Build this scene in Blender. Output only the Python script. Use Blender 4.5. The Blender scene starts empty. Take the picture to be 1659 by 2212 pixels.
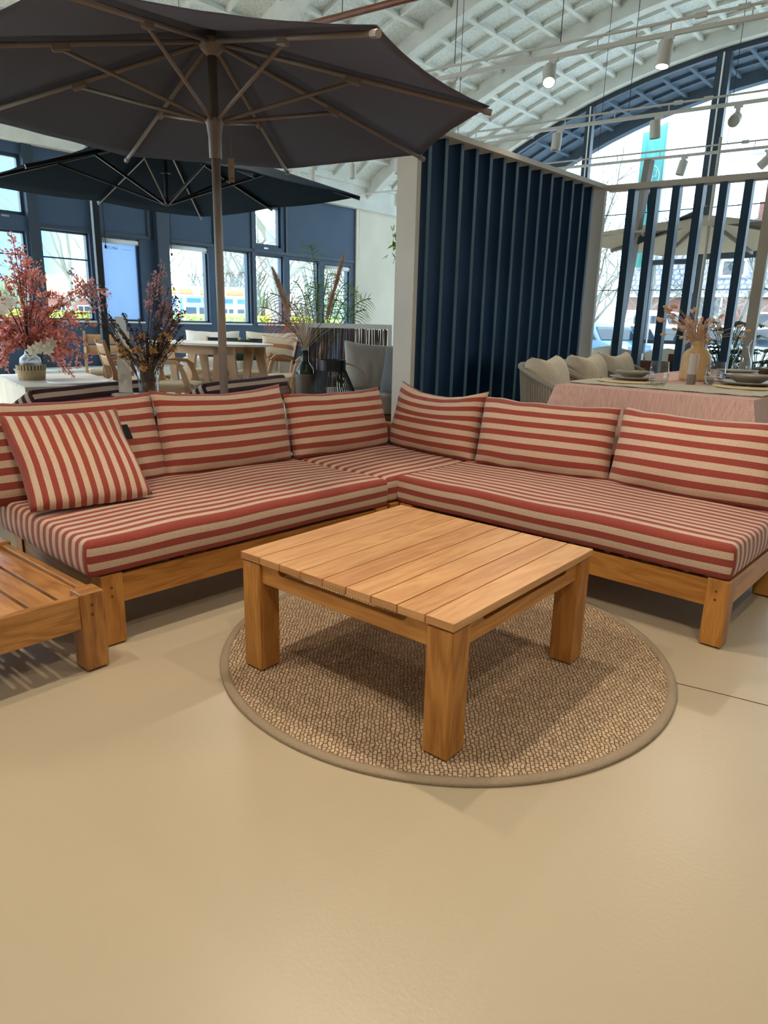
import bpy, bmesh, math, random
from mathutils import Vector, Matrix, noise
PI = math.pi
def R(d): return math.radians(d)
SC = bpy.context.scene
COL = SC.collection
rnd = random.Random(7)

# ------------------------------------------------------------------ camera
cam_d = bpy.data.cameras.new('camera'); cam = bpy.data.objects.new('camera', cam_d); COL.objects.link(cam)
SC.camera = cam
az, pitch, roll = R(39.48), R(15.225), R(1.43)
fwd = Vector((math.cos(az)*math.cos(pitch), math.sin(az)*math.cos(pitch), -math.sin(pitch)))
rgt = Vector((math.sin(az), -math.cos(az), 0)); upv = rgt.cross(fwd)
r2 = math.cos(roll)*rgt + math.sin(roll)*upv; u2 = -math.sin(roll)*rgt + math.cos(roll)*upv
M = Matrix((r2, u2, -fwd)).transposed().to_4x4(); M.translation = Vector((0, 0, 1.22)); cam.matrix_world = M
cam_d.sensor_fit = 'VERTICAL'; cam_d.sensor_height = 36; cam_d.lens = 36*1505.7/2212
cam_d.clip_start = .05; cam_d.clip_end = 400

# ------------------------------------------------------------------ exposure, sky, sun
vs = SC.view_settings
vs.view_transform = 'Standard'; vs.look = 'None'; vs.gamma = 1; vs.use_curve_mapping = False; vs.exposure = 0.0
SKY = 8.0; SPOTK = .52
w = bpy.data.worlds.new('sky'); SC.world = w; w.use_nodes = True
nt = w.node_tree; nt.nodes.clear()
def nd(t, kind, **kw):
    n = t.nodes.new(kind)
    for k, v in kw.items(): setattr(n, k, v)
    return n
wo = nd(nt, 'ShaderNodeOutputWorld'); wb = nd(nt, 'ShaderNodeBackground'); tc = nd(nt, 'ShaderNodeTexCoord')
nz = nd(nt, 'ShaderNodeTexNoise'); nz.inputs['Scale'].default_value = 3.0; nz.inputs['Detail'].default_value = 6
mp = nd(nt, 'ShaderNodeMapping'); mp.inputs['Scale'].default_value = (1, 1, 2.2)
nt.links.new(tc.outputs['Generated'], mp.inputs['Vector']); nt.links.new(mp.outputs[0], nz.inputs['Vector'])
dt = nd(nt, 'ShaderNodeVectorMath', operation='DOT_PRODUCT'); dt.inputs[1].default_value = (math.cos(R(76)), math.sin(R(76)), .1)
nt.links.new(tc.outputs['Generated'], dt.inputs[0])
mr = nd(nt, 'ShaderNodeMapRange'); mr.inputs['From Min'].default_value = .93; mr.inputs['From Max'].default_value = .985
nt.links.new(dt.outputs['Value'], mr.inputs['Value'])
m2 = nd(nt, 'ShaderNodeMapRange'); m2.inputs['From Min'].default_value = .46; m2.inputs['From Max'].default_value = .7
nt.links.new(nz.outputs[0], m2.inputs['Value'])
ad = nd(nt, 'ShaderNodeMath', operation='MAXIMUM'); nt.links.new(mr.outputs[0], ad.inputs[0])
mu = nd(nt, 'ShaderNodeMath', operation='MULTIPLY'); mu.inputs[1].default_value = .35; nt.links.new(m2.outputs[0], mu.inputs[0]); nt.links.new(mu.outputs[0], ad.inputs[1])
mx = nd(nt, 'ShaderNodeMix', data_type='RGBA'); mx.inputs[6].default_value = (.86, .95, 1, 1); mx.inputs[7].default_value = (.11, .30, .62, 1)
nt.links.new(ad.outputs[0], mx.inputs[0]); nt.links.new(mx.outputs[2], wb.inputs[0]); wb.inputs[1].default_value = SKY
nt.links.new(wb.outputs[0], wo.inputs[0])
sd = bpy.data.lights.new('sun', 'SUN'); sd.energy = 13.0; sd.angle = R(.6); sd.color = (1, .95, .86)
sun = bpy.data.objects.new('sun', sd); COL.objects.link(sun)
sun.rotation_euler = Vector((.35, .80, .62)).to_track_quat('Z', 'Y').to_euler()

# ------------------------------------------------------------------ materials
MATS = {}
def newmat(name):
    m = bpy.data.materials.new(name); m.use_nodes = True; t = m.node_tree
    b = t.nodes['Principled BSDF']; MATS[name] = m
    return m, t, b
def srgb(r, g, b):
    f = lambda c: (c/255/12.92) if c/255 <= .04045 else ((c/255+.055)/1.055)**2.4
    return (f(r), f(g), f(b), 1)
def mat(name, col, rough=.6, metal=0, bump=0, bscale=60, var=0, vscale=8, spec=.5, coord='Object', sheen=0, stretch=(1, 1, 1), trans=0, ior=1.45):
    m, t, b = newmat(name); b.inputs['Base Color'].default_value = col; b.inputs['Roughness'].default_value = rough
    b.inputs['Metallic'].default_value = metal; b.inputs['Specular IOR Level'].default_value = spec
    if sheen: b.inputs['Sheen Weight'].default_value = sheen
    if trans: b.inputs['Transmission Weight'].default_value = trans; b.inputs['IOR'].default_value = ior
    if bump or var:
        c = nd(t, 'ShaderNodeTexCoord'); mp = nd(t, 'ShaderNodeMapping'); mp.inputs['Scale'].default_value = stretch
        t.links.new(c.outputs[coord], mp.inputs[0])
    if var:
        n = nd(t, 'ShaderNodeTexNoise'); n.inputs['Scale'].default_value = vscale; n.inputs['Detail'].default_value = 5
        t.links.new(mp.outputs[0], n.inputs['Vector'])
        r = nd(t, 'ShaderNodeMapRange'); r.inputs['From Min'].default_value = .3; r.inputs['From Max'].default_value = .7
        r.inputs['To Min'].default_value = 1-var; r.inputs['To Max'].default_value = 1+var; t.links.new(n.outputs[0], r.inputs[0])
        x = nd(t, 'ShaderNodeVectorMath', operation='SCALE'); x.inputs[0].default_value = col[:3]; t.links.new(r.outputs[0], x.inputs['Scale'])
        t.links.new(x.outputs[0], b.inputs['Base Color'])
    if bump:
        n = nd(t, 'ShaderNodeTexNoise'); n.inputs['Scale'].default_value = bscale; n.inputs['Detail'].default_value = 3
        t.links.new(mp.outputs[0], n.inputs['Vector'])
        p = nd(t, 'ShaderNodeBump'); p.inputs['Strength'].default_value = bump; p.inputs['Distance'].default_value = .01
        t.links.new(n.outputs[0], p.inputs['Height']); t.links.new(p.outputs[0], b.inputs['Normal'])
    return m
def stripe_mat(name, ca, cb, duty=.5):
    # woven stripes: UV.x counts stripe periods, UV.y runs along the stripe in metres
    m, t, b = newmat(name); b.inputs['Roughness'].default_value = .9; b.inputs['Specular IOR Level'].default_value = .15; b.inputs['Sheen Weight'].default_value = .15
    uv = nd(t, 'ShaderNodeUVMap'); sp = nd(t, 'ShaderNodeSeparateXYZ'); t.links.new(uv.outputs[0], sp.inputs[0])
    fr = nd(t, 'ShaderNodeMath', operation='FRACT'); t.links.new(sp.outputs[0], fr.inputs[0])
    gt = nd(t, 'ShaderNodeMath', operation='GREATER_THAN'); gt.inputs[1].default_value = duty; t.links.new(fr.outputs[0], gt.inputs[0])
    mx = nd(t, 'ShaderNodeMix', data_type='RGBA'); mx.inputs[6].default_value = ca; mx.inputs[7].default_value = cb
    t.links.new(gt.outputs[0], mx.inputs[0])
    c = nd(t, 'ShaderNodeTexCoord')
    mp = nd(t, 'ShaderNodeMapping'); mp.inputs['Scale'].default_value = (16, 320, 1); t.links.new(uv.outputs[0], mp.inputs[0])
    n = nd(t, 'ShaderNodeTexNoise'); n.inputs['Scale'].default_value = 1; n.inputs['Detail'].default_value = 2; t.links.new(mp.outputs[0], n.inputs['Vector'])
    n2 = nd(t, 'ShaderNodeTexNoise'); n2.inputs['Scale'].default_value = 420; n2.inputs['Detail'].default_value = 1; t.links.new(c.outputs['Object'], n2.inputs['Vector'])
    s = nd(t, 'ShaderNodeMath', operation='ADD'); t.links.new(n.outputs[0], s.inputs[0]); t.links.new(n2.outputs[0], s.inputs[1])
    r = nd(t, 'ShaderNodeMapRange'); r.inputs['From Min'].default_value = .7; r.inputs['From Max'].default_value = 1.3
    r.inputs['To Min'].default_value = .74; r.inputs['To Max'].default_value = 1.22; t.links.new(s.outputs[0], r.inputs[0])
    x = nd(t, 'ShaderNodeVectorMath', operation='SCALE'); t.links.new(mx.outputs[2], x.inputs[0]); t.links.new(r.outputs[0], x.inputs['Scale'])
    t.links.new(x.outputs[0], b.inputs['Base Color'])
    p = nd(t, 'ShaderNodeBump'); p.inputs['Strength'].default_value = .35; p.inputs['Distance'].default_value = .002
    t.links.new(s.outputs[0], p.inputs['Height']); t.links.new(p.outputs[0], b.inputs['Normal'])
    return m
def wood_mat(name, light, dark, rough=.45, streak=1.0):
    # boards: UV.x runs along the grain (m), UV.y across it plus a random offset per board
    m, t, b = newmat(name); b.inputs['Roughness'].default_value = rough; b.inputs['Specular IOR Level'].default_value = .4
    uv = nd(t, 'ShaderNodeUVMap')
    mp = nd(t, 'ShaderNodeMapping'); mp.inputs['Scale'].default_value = (1.6, 11, 1); t.links.new(uv.outputs[0], mp.inputs[0])
    n = nd(t, 'ShaderNodeTexNoise'); n.inputs['Scale'].default_value = 1.0; n.inputs['Detail'].default_value = 3; n.inputs['Distortion'].default_value = .5
    t.links.new(mp.outputs[0], n.inputs['Vector'])
    wv = nd(t, 'ShaderNodeMath', operation='MULTIPLY'); wv.inputs[1].default_value = 34; t.links.new(n.outputs[0], wv.inputs[0])
    si = nd(t, 'ShaderNodeMath', operation='SINE'); t.links.new(wv.outputs[0], si.inputs[0])
    mp2 = nd(t, 'ShaderNodeMapping'); mp2.inputs['Scale'].default_value = (9, 420, 1); t.links.new(uv.outputs[0], mp2.inputs[0])
    n2 = nd(t, 'ShaderNodeTexNoise'); n2.inputs['Scale'].default_value = 1; n2.inputs['Detail'].default_value = 3; t.links.new(mp2.outputs[0], n2.inputs['Vector'])
    mp3 = nd(t, 'ShaderNodeMapping'); mp3.inputs['Scale'].default_value = (.35, 3, 1); t.links.new(uv.outputs[0], mp3.inputs[0])
    n3 = nd(t, 'ShaderNodeTexNoise'); n3.inputs['Scale'].default_value = 1; t.links.new(mp3.outputs[0], n3.inputs['Vector'])
    a1 = nd(t, 'ShaderNodeMath', operation='MULTIPLY_ADD'); a1.inputs[1].default_value = .09*streak; a1.inputs[2].default_value = 0; t.links.new(si.outputs[0], a1.inputs[0])
    a2 = nd(t, 'ShaderNodeMath', operation='MULTIPLY_ADD'); a2.inputs[1].default_value = .55; t.links.new(n2.outputs[0], a2.inputs[0]); t.links.new(a1.outputs[0], a2.inputs[2])
    a3 = nd(t, 'ShaderNodeMath', operation='MULTIPLY_ADD'); a3.inputs[1].default_value = .75; t.links.new(n3.outputs[0], a3.inputs[0]); t.links.new(a2.outputs[0], a3.inputs[2])
    mx = nd(t, 'ShaderNodeMix', data_type='RGBA'); mx.inputs[6].default_value = light; mx.inputs[7].default_value = dark
    r = nd(t, 'ShaderNodeMapRange'); r.inputs['From Min'].default_value = .4; r.inputs['From Max'].default_value = .95; t.links.new(a3.outputs[0], r.inputs[0])
    t.links.new(r.outputs[0], mx.inputs[0]); t.links.new(mx.outputs[2], b.inputs['Base Color'])
    p = nd(t, 'ShaderNodeBump'); p.inputs['Strength'].default_value = .12; p.inputs['Distance'].default_value = .001
    t.links.new(n2.outputs[0], p.inputs['Height']); t.links.new(p.outputs[0], b.inputs['Normal'])
    return m
def pane_mat(name, tint, gloss=.06, ior=1.45):
    m = bpy.data.materials.new(name); m.use_nodes = True; t = m.node_tree; t.nodes.clear(); MATS[name] = m
    o = nd(t, 'ShaderNodeOutputMaterial'); a = nd(t, 'ShaderNodeBsdfTransparent'); a.inputs[0].default_value = tint
    g = nd(t, 'ShaderNodeBsdfGlossy'); g.inputs['Roughness'].default_value = .02
    f = nd(t, 'ShaderNodeFresnel'); x = nd(t, 'ShaderNodeMixShader'); ge = nd(t, 'ShaderNodeNewGeometry')
    io = nd(t, 'ShaderNodeMath', operation='MULTIPLY_ADD'); io.inputs[1].default_value = 1/ior-ior; io.inputs[2].default_value = ior   # same reflectance from both sides
    t.links.new(ge.outputs['Backfacing'], io.inputs[0]); t.links.new(io.outputs[0], f.inputs[0])
    t.links.new(f.outputs[0], x.inputs[0]); t.links.new(a.outputs[0], x.inputs[1]); t.links.new(g.outputs[0], x.inputs[2]); t.links.new(x.outputs[0], o.inputs[0])
    return m
def emis(name, col, s):
    m, t, b = newmat(name); b.inputs['Base Color'].default_value = (0, 0, 0, 1); b.inputs['Emission Color'].default_value = col; b.inputs['Emission Strength'].default_value = s
    return m

RED, BEI = srgb(146, 66, 54), srgb(196, 168, 144)
M_STR = stripe_mat('terracotta_stripe_fabric', RED, BEI)
M_PUR = stripe_mat('plum_stripe_fabric', srgb(58, 30, 42), srgb(186, 168, 150))
M_PIL = stripe_mat('rust_band_fabric', srgb(178, 122, 92), srgb(214, 198, 172), .36)
M_TEAK = wood_mat('teak', srgb(208, 146, 72), srgb(136, 78, 26))
M_TEAKTOP = wood_mat('teak_top', srgb(222, 170, 114), srgb(166, 108, 62), .38, .8)
M_BENCH = wood_mat('bench_teak', srgb(204, 146, 80), srgb(122, 72, 30), .4)
M_OAK = wood_mat('plywood', srgb(206, 172, 134), srgb(166, 126, 88), .5, .4)
M_DWOOD = wood_mat('brown_wood', srgb(150, 92, 62), srgb(96, 54, 36), .6)
M_WWOOD = wood_mat('white_washed_wood', srgb(224, 218, 206), srgb(190, 182, 168), .6, .4)
M_BAMB = wood_mat('bamboo', srgb(200, 164, 116), srgb(164, 126, 82), .5)
M_PAD = mat('rubber', srgb(28, 28, 28), .8)
M_DOWEL = mat('dowel_wood', srgb(86, 46, 26), .6)
M_TAUPE = mat('taupe_metal', srgb(136, 124, 116), .45, spec=.5)
M_CAN1 = mat('grey_canopy_fabric', srgb(100, 104, 120), .92, bump=.25, bscale=9, var=.06, vscale=300, spec=.1)
M_CAN2 = mat('navy_canopy_fabric', srgb(38, 54, 70), .92, spec=.1, bump=.15, bscale=9)
M_BLK = mat('black_metal', srgb(24, 28, 34), .4, spec=.5)
M_ALU = mat('aluminium', srgb(190, 194, 200), .3, metal=.7)
M_TAG = mat('kraft_card', srgb(164, 148, 130), .8, var=.06, vscale=30)
M_INK = mat('dark_print', srgb(60, 56, 54), .8)
M_NAVY = mat('navy_paint', srgb(0, 34, 60), .6, spec=.15, var=.12, vscale=3, stretch=(8, 8, .5))
M_NAVYS = mat('dark_blue_slat_paint', srgb(52, 78, 104), .5, spec=.3, var=.12, vscale=6, stretch=(4, 4, .5))
M_NAVYE = mat('navy_slat_edge', srgb(62, 90, 104), .5, var=.1, vscale=4)
M_WALL = mat('slate_blue_wall_paint', srgb(58, 78, 104), .55, var=.08, vscale=1.4, spec=.4)
M_FRAME = mat('dark_blue_frame_paint', srgb(40, 54, 70), .45, spec=.5)
M_PANW = mat('greige_panel_paint', srgb(206, 196, 182), .6, var=.05, vscale=2)
M_PLAST = mat('cream_plaster', srgb(226, 218, 202), .85, var=.07, vscale=1.2, bump=.2, bscale=20)
M_CONC = mat('painted_concrete', srgb(222, 222, 216), .85, var=.08, vscale=3, bump=.5, bscale=25)
M_COFF = mat('rough_coffer_plaster', srgb(222, 224, 220), .95, var=.16, vscale=26, bump=1.0, bscale=34)
M_OUTC = mat('shaded_eave_concrete', srgb(70, 84, 100), .9, var=.1, vscale=8)  # pale vault carried outside; its shade and blue tint are put into the colour
M_WMET = mat('white_painted_metal', srgb(216, 212, 204), .45)
M_RUGB = mat('rug_binding', srgb(158, 138, 112), .9, bump=.4, bscale=220)
M_CREAM = mat('cream_fabric', srgb(218, 208, 190), .95, bump=.25, bscale=260, var=.05, vscale=5, sheen=.1)
M_WHF = mat('white_fabric', srgb(226, 224, 220), .95, bump=.2, bscale=200)
M_GREYF = mat('grey_fabric', srgb(168, 164, 156), .95, bump=.3, bscale=220, var=.06, vscale=6)
M_DGREYF = mat('slate_fabric', srgb(112, 114, 118), .95, bump=.3, bscale=200)
M_NAVYF = mat('navy_mesh_sling', srgb(44, 60, 84), .8, bump=.3, bscale=300)
M_GREENF = mat('dark_green_fabric', srgb(30, 62, 52), .95)
M_OATF = mat('oatmeal_fabric', srgb(196, 184, 162), .95, bump=.5, bscale=240, var=.08, vscale=60)
M_ROPE = mat('taupe_rope', srgb(138, 130, 118), .9, bump=.5, bscale=120)
M_CLOTH = mat('rose_linen', srgb(200, 160, 146), .92, var=.16, vscale=12, stretch=(9, 9, .6), bump=.3, bscale=160)
M_MAT = mat('woven_mat', srgb(214, 190, 150), .95, var=.12, vscale=70, bump=.9, bscale=130)
M_RUN = mat('woven_runner', srgb(200, 190, 168), .95, var=.14, vscale=110, bump=.9, bscale=170)
M_CER = mat('stoneware_glaze', srgb(148, 138, 124), .3, var=.08, vscale=20)
M_CERD = mat('dark_stoneware', srgb(92, 80, 72), .5, bump=.5, bscale=80, var=.14, vscale=18)
M_VASEG = mat('bottle_green_glaze', srgb(34, 44, 34), .12)
M_POT = mat('dusty_pink_clay', srgb(186, 130, 118), .8, var=.1, vscale=6)
M_GLASS = pane_mat('clear_glass', (.93, .95, .96, 1), ior=1.6)
M_FGLASS = mat('bubbled_glass', (.92, .97, 1, 1), .12, trans=.9, ior=1.35, bump=.6, bscale=30)
M_CAP = mat('grey_mill_base', srgb(118, 110, 100), .5)
M_MILL = mat('pale_mill_body', srgb(176, 164, 150), .45)
M_PINK = mat('dried_pink_leaf', srgb(238, 164, 146), .7, var=.35, vscale=14)
M_PINK2 = mat('dried_mauve_leaf', srgb(206, 158, 154), .7, var=.3, vscale=14)
M_WFL = mat('white_petal', srgb(240, 238, 220), .7)
M_STEM = mat('brown_stem', srgb(84, 56, 44), .8)
M_DARKFL = mat('dark_dried_seed', srgb(58, 46, 40), .9, var=.3, vscale=30)
M_STRAW = mat('straw_flower', srgb(208, 162, 104), .9, var=.35, vscale=40)
M_BUNNY = mat('bunny_tail', srgb(222, 192, 164), .95, var=.12, vscale=60)
M_PAMP = mat('pampas_plume', srgb(216, 188, 160), .95, var=.2, vscale=30)
M_PAMPW = mat('pale_grass', srgb(222, 208, 190), .95)
M_PALM = mat('palm_leaf', srgb(104, 128, 62), .6, var=.3, vscale=6)
M_PALMR = mat('dry_palm_leaf', srgb(208, 120, 84), .7, var=.3, vscale=6)
M_LEAF = mat('dark_green_leaf', srgb(52, 92, 44), .5, var=.3, vscale=5)
M_IVY = mat('light_green_leaf', srgb(130, 160, 60), .5)
M_BASK = stripe_mat('basket_weave', srgb(92, 78, 62), srgb(196, 174, 136), .45)
M_BASKB = mat('seagrass', srgb(188, 166, 130), .95, bump=1, bscale=90, var=.25, vscale=90)
M_WICK = mat('willow_stick', srgb(92, 66, 56), .8, var=.35, vscale=8)
M_RATT = mat('brown_rattan', srgb(140, 116, 98), .8, bump=1, bscale=120, var=.25, vscale=120)
M_COPP = mat('rusty_pipe', srgb(134, 82, 56), .5, metal=.4, var=.25, vscale=9)
M_PAPER = mat('white_card', srgb(232, 230, 226), .7)
M_BARK = mat('bark', srgb(120, 118, 110), .95, var=.2, vscale=4)
M_TWIG = mat('twig', srgb(116, 112, 100), .95)
M_HEDGE = mat('hedge_leaf', srgb(176, 190, 84), .9, var=.35, vscale=5, bump=1, bscale=8)
M_BUSH = mat('distant_thicket', srgb(126, 136, 108), .95, var=.35, vscale=.9)
M_ASPH = mat('pale_paving', srgb(196, 196, 194), .9, var=.12, vscale=.6)
M_BRICK = mat('house_brick', srgb(128, 84, 74), .9, var=.15, vscale=3)
M_BRICKL = mat('grey_render', srgb(150, 150, 158), .9, var=.1, vscale=2)
M_ROOFR = mat('red_roof_tile', srgb(196, 104, 80), .8, var=.15, vscale=3)
M_WTRIM = mat('white_trim', srgb(232, 236, 240), .5)
M_YEL = mat('yellow_fascia', srgb(250, 200, 30), .5)
M_REDF = mat('red_fascia', srgb(220, 60, 40), .5)
M_BLUEP = mat('blue_panel', srgb(40, 120, 200), .5)
M_LBL = mat('pale_blue_cladding', srgb(170, 190, 216), .6)
M_TEAL = mat('teal_banner', srgb(120, 204, 194), .8, bump=.5, bscale=2)
M_CARW = mat('white_car_paint', srgb(226, 230, 236), .2)
M_CARB = mat('blue_car_paint', srgb(92, 128, 168), .2)
M_CARR = mat('red_van_paint', srgb(186, 30, 40), .3)
M_CARG = mat('dark_glass', srgb(40, 54, 66), .1)
M_TYRE = mat('tyre', srgb(30, 30, 32), .8)
M_PANE = pane_mat('window_glass', (.86, .95, .98, 1))
M_GPANE = pane_mat('tinted_gable_glass', (.55, .68, .76, 1))
M_LENS = emis('lit_lens', (1, .9, .72, 1), 28)
M_UMB3 = mat('beige_canopy_fabric', srgb(236, 226, 212), .9)

def leafy(m, k=.45):
    t = m.node_tree; b = t.nodes['Principled BSDF']; o = t.nodes['Material Output']; tr = nd(t, 'ShaderNodeBsdfTranslucent'); x = nd(t, 'ShaderNodeMixShader'); x.inputs[0].default_value = k
    l = b.inputs['Base Color'].links
    if l: t.links.new(l[0].from_socket, tr.inputs[0])
    else: tr.inputs[0].default_value = b.inputs['Base Color'].default_value
    t.links.new(b.outputs[0], x.inputs[1]); t.links.new(tr.outputs[0], x.inputs[2]); t.links.new(x.outputs[0], o.inputs['Surface'])
for q in (M_PINK, M_PINK2, M_WFL, M_PALM, M_PALMR, M_LEAF, M_IVY, M_PAMP, M_PAMPW, M_BUNNY, M_STRAW): leafy(q)
for q in (M_UMB3,): leafy(q, .6)

# floor: sealed cement, slightly orange-peeled
M_FLOOR, t, b = newmat('sealed_cement_floor')
b.inputs['Roughness'].default_value = .34; b.inputs['Specular IOR Level'].default_value = .45
c = nd(t, 'ShaderNodeTexCoord'); n = nd(t, 'ShaderNodeTexNoise'); n.inputs['Scale'].default_value = .7; n.inputs['Detail'].default_value = 6
t.links.new(c.outputs['Object'], n.inputs['Vector'])
cr = nd(t, 'ShaderNodeMix', data_type='RGBA'); cr.inputs[6].default_value = srgb(190, 173, 145); cr.inputs[7].default_value = srgb(180, 163, 135)
t.links.new(n.outputs[0], cr.inputs[0])
vo = nd(t, 'ShaderNodeTexVoronoi'); vo.inputs['Scale'].default_value = 3.1; t.links.new(c.outputs['Object'], vo.inputs['Vector'])
lt = nd(t, 'ShaderNodeMath', operation='LESS_THAN'); lt.inputs[1].default_value = .011; t.links.new(vo.outputs[0], lt.inputs[0])
cm = nd(t, 'ShaderNodeMix', data_type='RGBA'); cm.inputs[7].default_value = srgb(140, 122, 98); t.links.new(lt.outputs[0], cm.inputs[0]); t.links.new(cr.outputs[2], cm.inputs[6])
t.links.new(cm.outputs[2], b.inputs['Base Color'])
n2 = nd(t, 'ShaderNodeTexNoise'); n2.inputs['Scale'].default_value = 85; n2.inputs['Detail'].default_value = 2; t.links.new(c.outputs['Object'], n2.inputs['Vector'])
p = nd(t, 'ShaderNodeBump'); p.inputs['Strength'].default_value = .10; p.inputs['Distance'].default_value = .004
t.links.new(n2.outputs[0], p.inputs['Height']); t.links.new(p.outputs[0], b.inputs['Normal'])

# rug: basket weave
M_RUG, t, b = newmat('woven_sisal'); b.inputs['Roughness'].default_value = .9; b.inputs['Specular IOR Level'].default_value = .2
c = nd(t, 'ShaderNodeTexCoord'); mp = nd(t, 'ShaderNodeMapping'); mp.inputs['Rotation'].default_value = (0, 0, R(-38))
t.links.new(c.outputs['Object'], mp.inputs[0])
wn = nd(t, 'ShaderNodeTexNoise'); wn.inputs['Scale'].default_value = 28; t.links.new(mp.outputs[0], wn.inputs['Vector'])
wa = nd(t, 'ShaderNodeVectorMath', operation='MULTIPLY_ADD'); wa.inputs[1].default_value = (.022, .022, 0); t.links.new(wn.outputs['Color'], wa.inputs[0]); t.links.new(mp.outputs[0], wa.inputs[2])
br = nd(t, 'ShaderNodeTexBrick'); br.inputs['Scale'].default_value = 1; br.inputs['Brick Width'].default_value = .021; br.inputs['Row Height'].default_value = .0125
br.inputs['Mortar Size'].default_value = .0022; br.inputs['Mortar Smooth'].default_value = 1; br.offset = .5
br.inputs['Color1'].default_value = srgb(206, 176, 142); br.inputs['Color2'].default_value = srgb(188, 158, 126); br.inputs['Mortar'].default_value = srgb(140, 114, 88)
t.links.new(wa.outputs[0], br.inputs['Vector'])
fn = nd(t, 'ShaderNodeTexNoise'); fn.inputs['Scale'].default_value = 55; t.links.new(mp.outputs[0], fn.inputs['Vector'])
r = nd(t, 'ShaderNodeMapRange'); r.inputs['From Min'].default_value = .3; r.inputs['From Max'].default_value = .7; r.inputs['To Min'].default_value = .78; r.inputs['To Max'].default_value = 1.15
t.links.new(fn.outputs[0], r.inputs[0])
x = nd(t, 'ShaderNodeVectorMath', operation='SCALE'); t.links.new(br.outputs['Color'], x.inputs[0]); t.links.new(r.outputs[0], x.inputs['Scale']); t.links.new(x.outputs[0], b.inputs['Base Color'])
p = nd(t, 'ShaderNodeBump'); p.invert = True; p.inputs['Strength'].default_value = .9; p.inputs['Distance'].default_value = .006
t.links.new(br.outputs['Fac'], p.inputs['Height']); t.links.new(p.outputs[0], b.inputs['Normal'])

# far roofs: rows of tiles
M_TILE, t, b = newmat('grey_roof_tiles'); b.inputs['Roughness'].default_value = .8
c = nd(t, 'ShaderNodeTexCoord'); br = nd(t, 'ShaderNodeTexBrick'); br.inputs['Scale'].default_value = 1; br.inputs['Brick Width'].default_value = .3; br.inputs['Row Height'].default_value = .34
br.inputs['Mortar Size'].default_value = .05; br.inputs['Color1'].default_value = srgb(150, 156, 176); br.inputs['Color2'].default_value = srgb(132, 140, 162); br.inputs['Mortar'].default_value = srgb(84, 92, 116)
t.links.new(c.outputs['UV'], br.inputs['Vector']); t.links.new(br.outputs['Color'], b.inputs['Base Color'])

# frosted film
M_FROST = bpy.data.materials.new('frosted_film'); M_FROST.use_nodes = True; t = M_FROST.node_tree; t.nodes.clear()
o = nd(t, 'ShaderNodeOutputMaterial'); a = nd(t, 'ShaderNodeBsdfTranslucent'); a.inputs[0].default_value = (.17, .24, .33, 1)
g = nd(t, 'ShaderNodeBsdfTransparent'); g.inputs[0].default_value = (.8, .88, 1, 1); x = nd(t, 'ShaderNodeMixShader'); x.inputs[0].default_value = .06
t.links.new(a.outputs[0], x.inputs[1]); t.links.new(g.outputs[0], x.inputs[2]); t.links.new(x.outputs[0], o.inputs[0])

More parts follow.
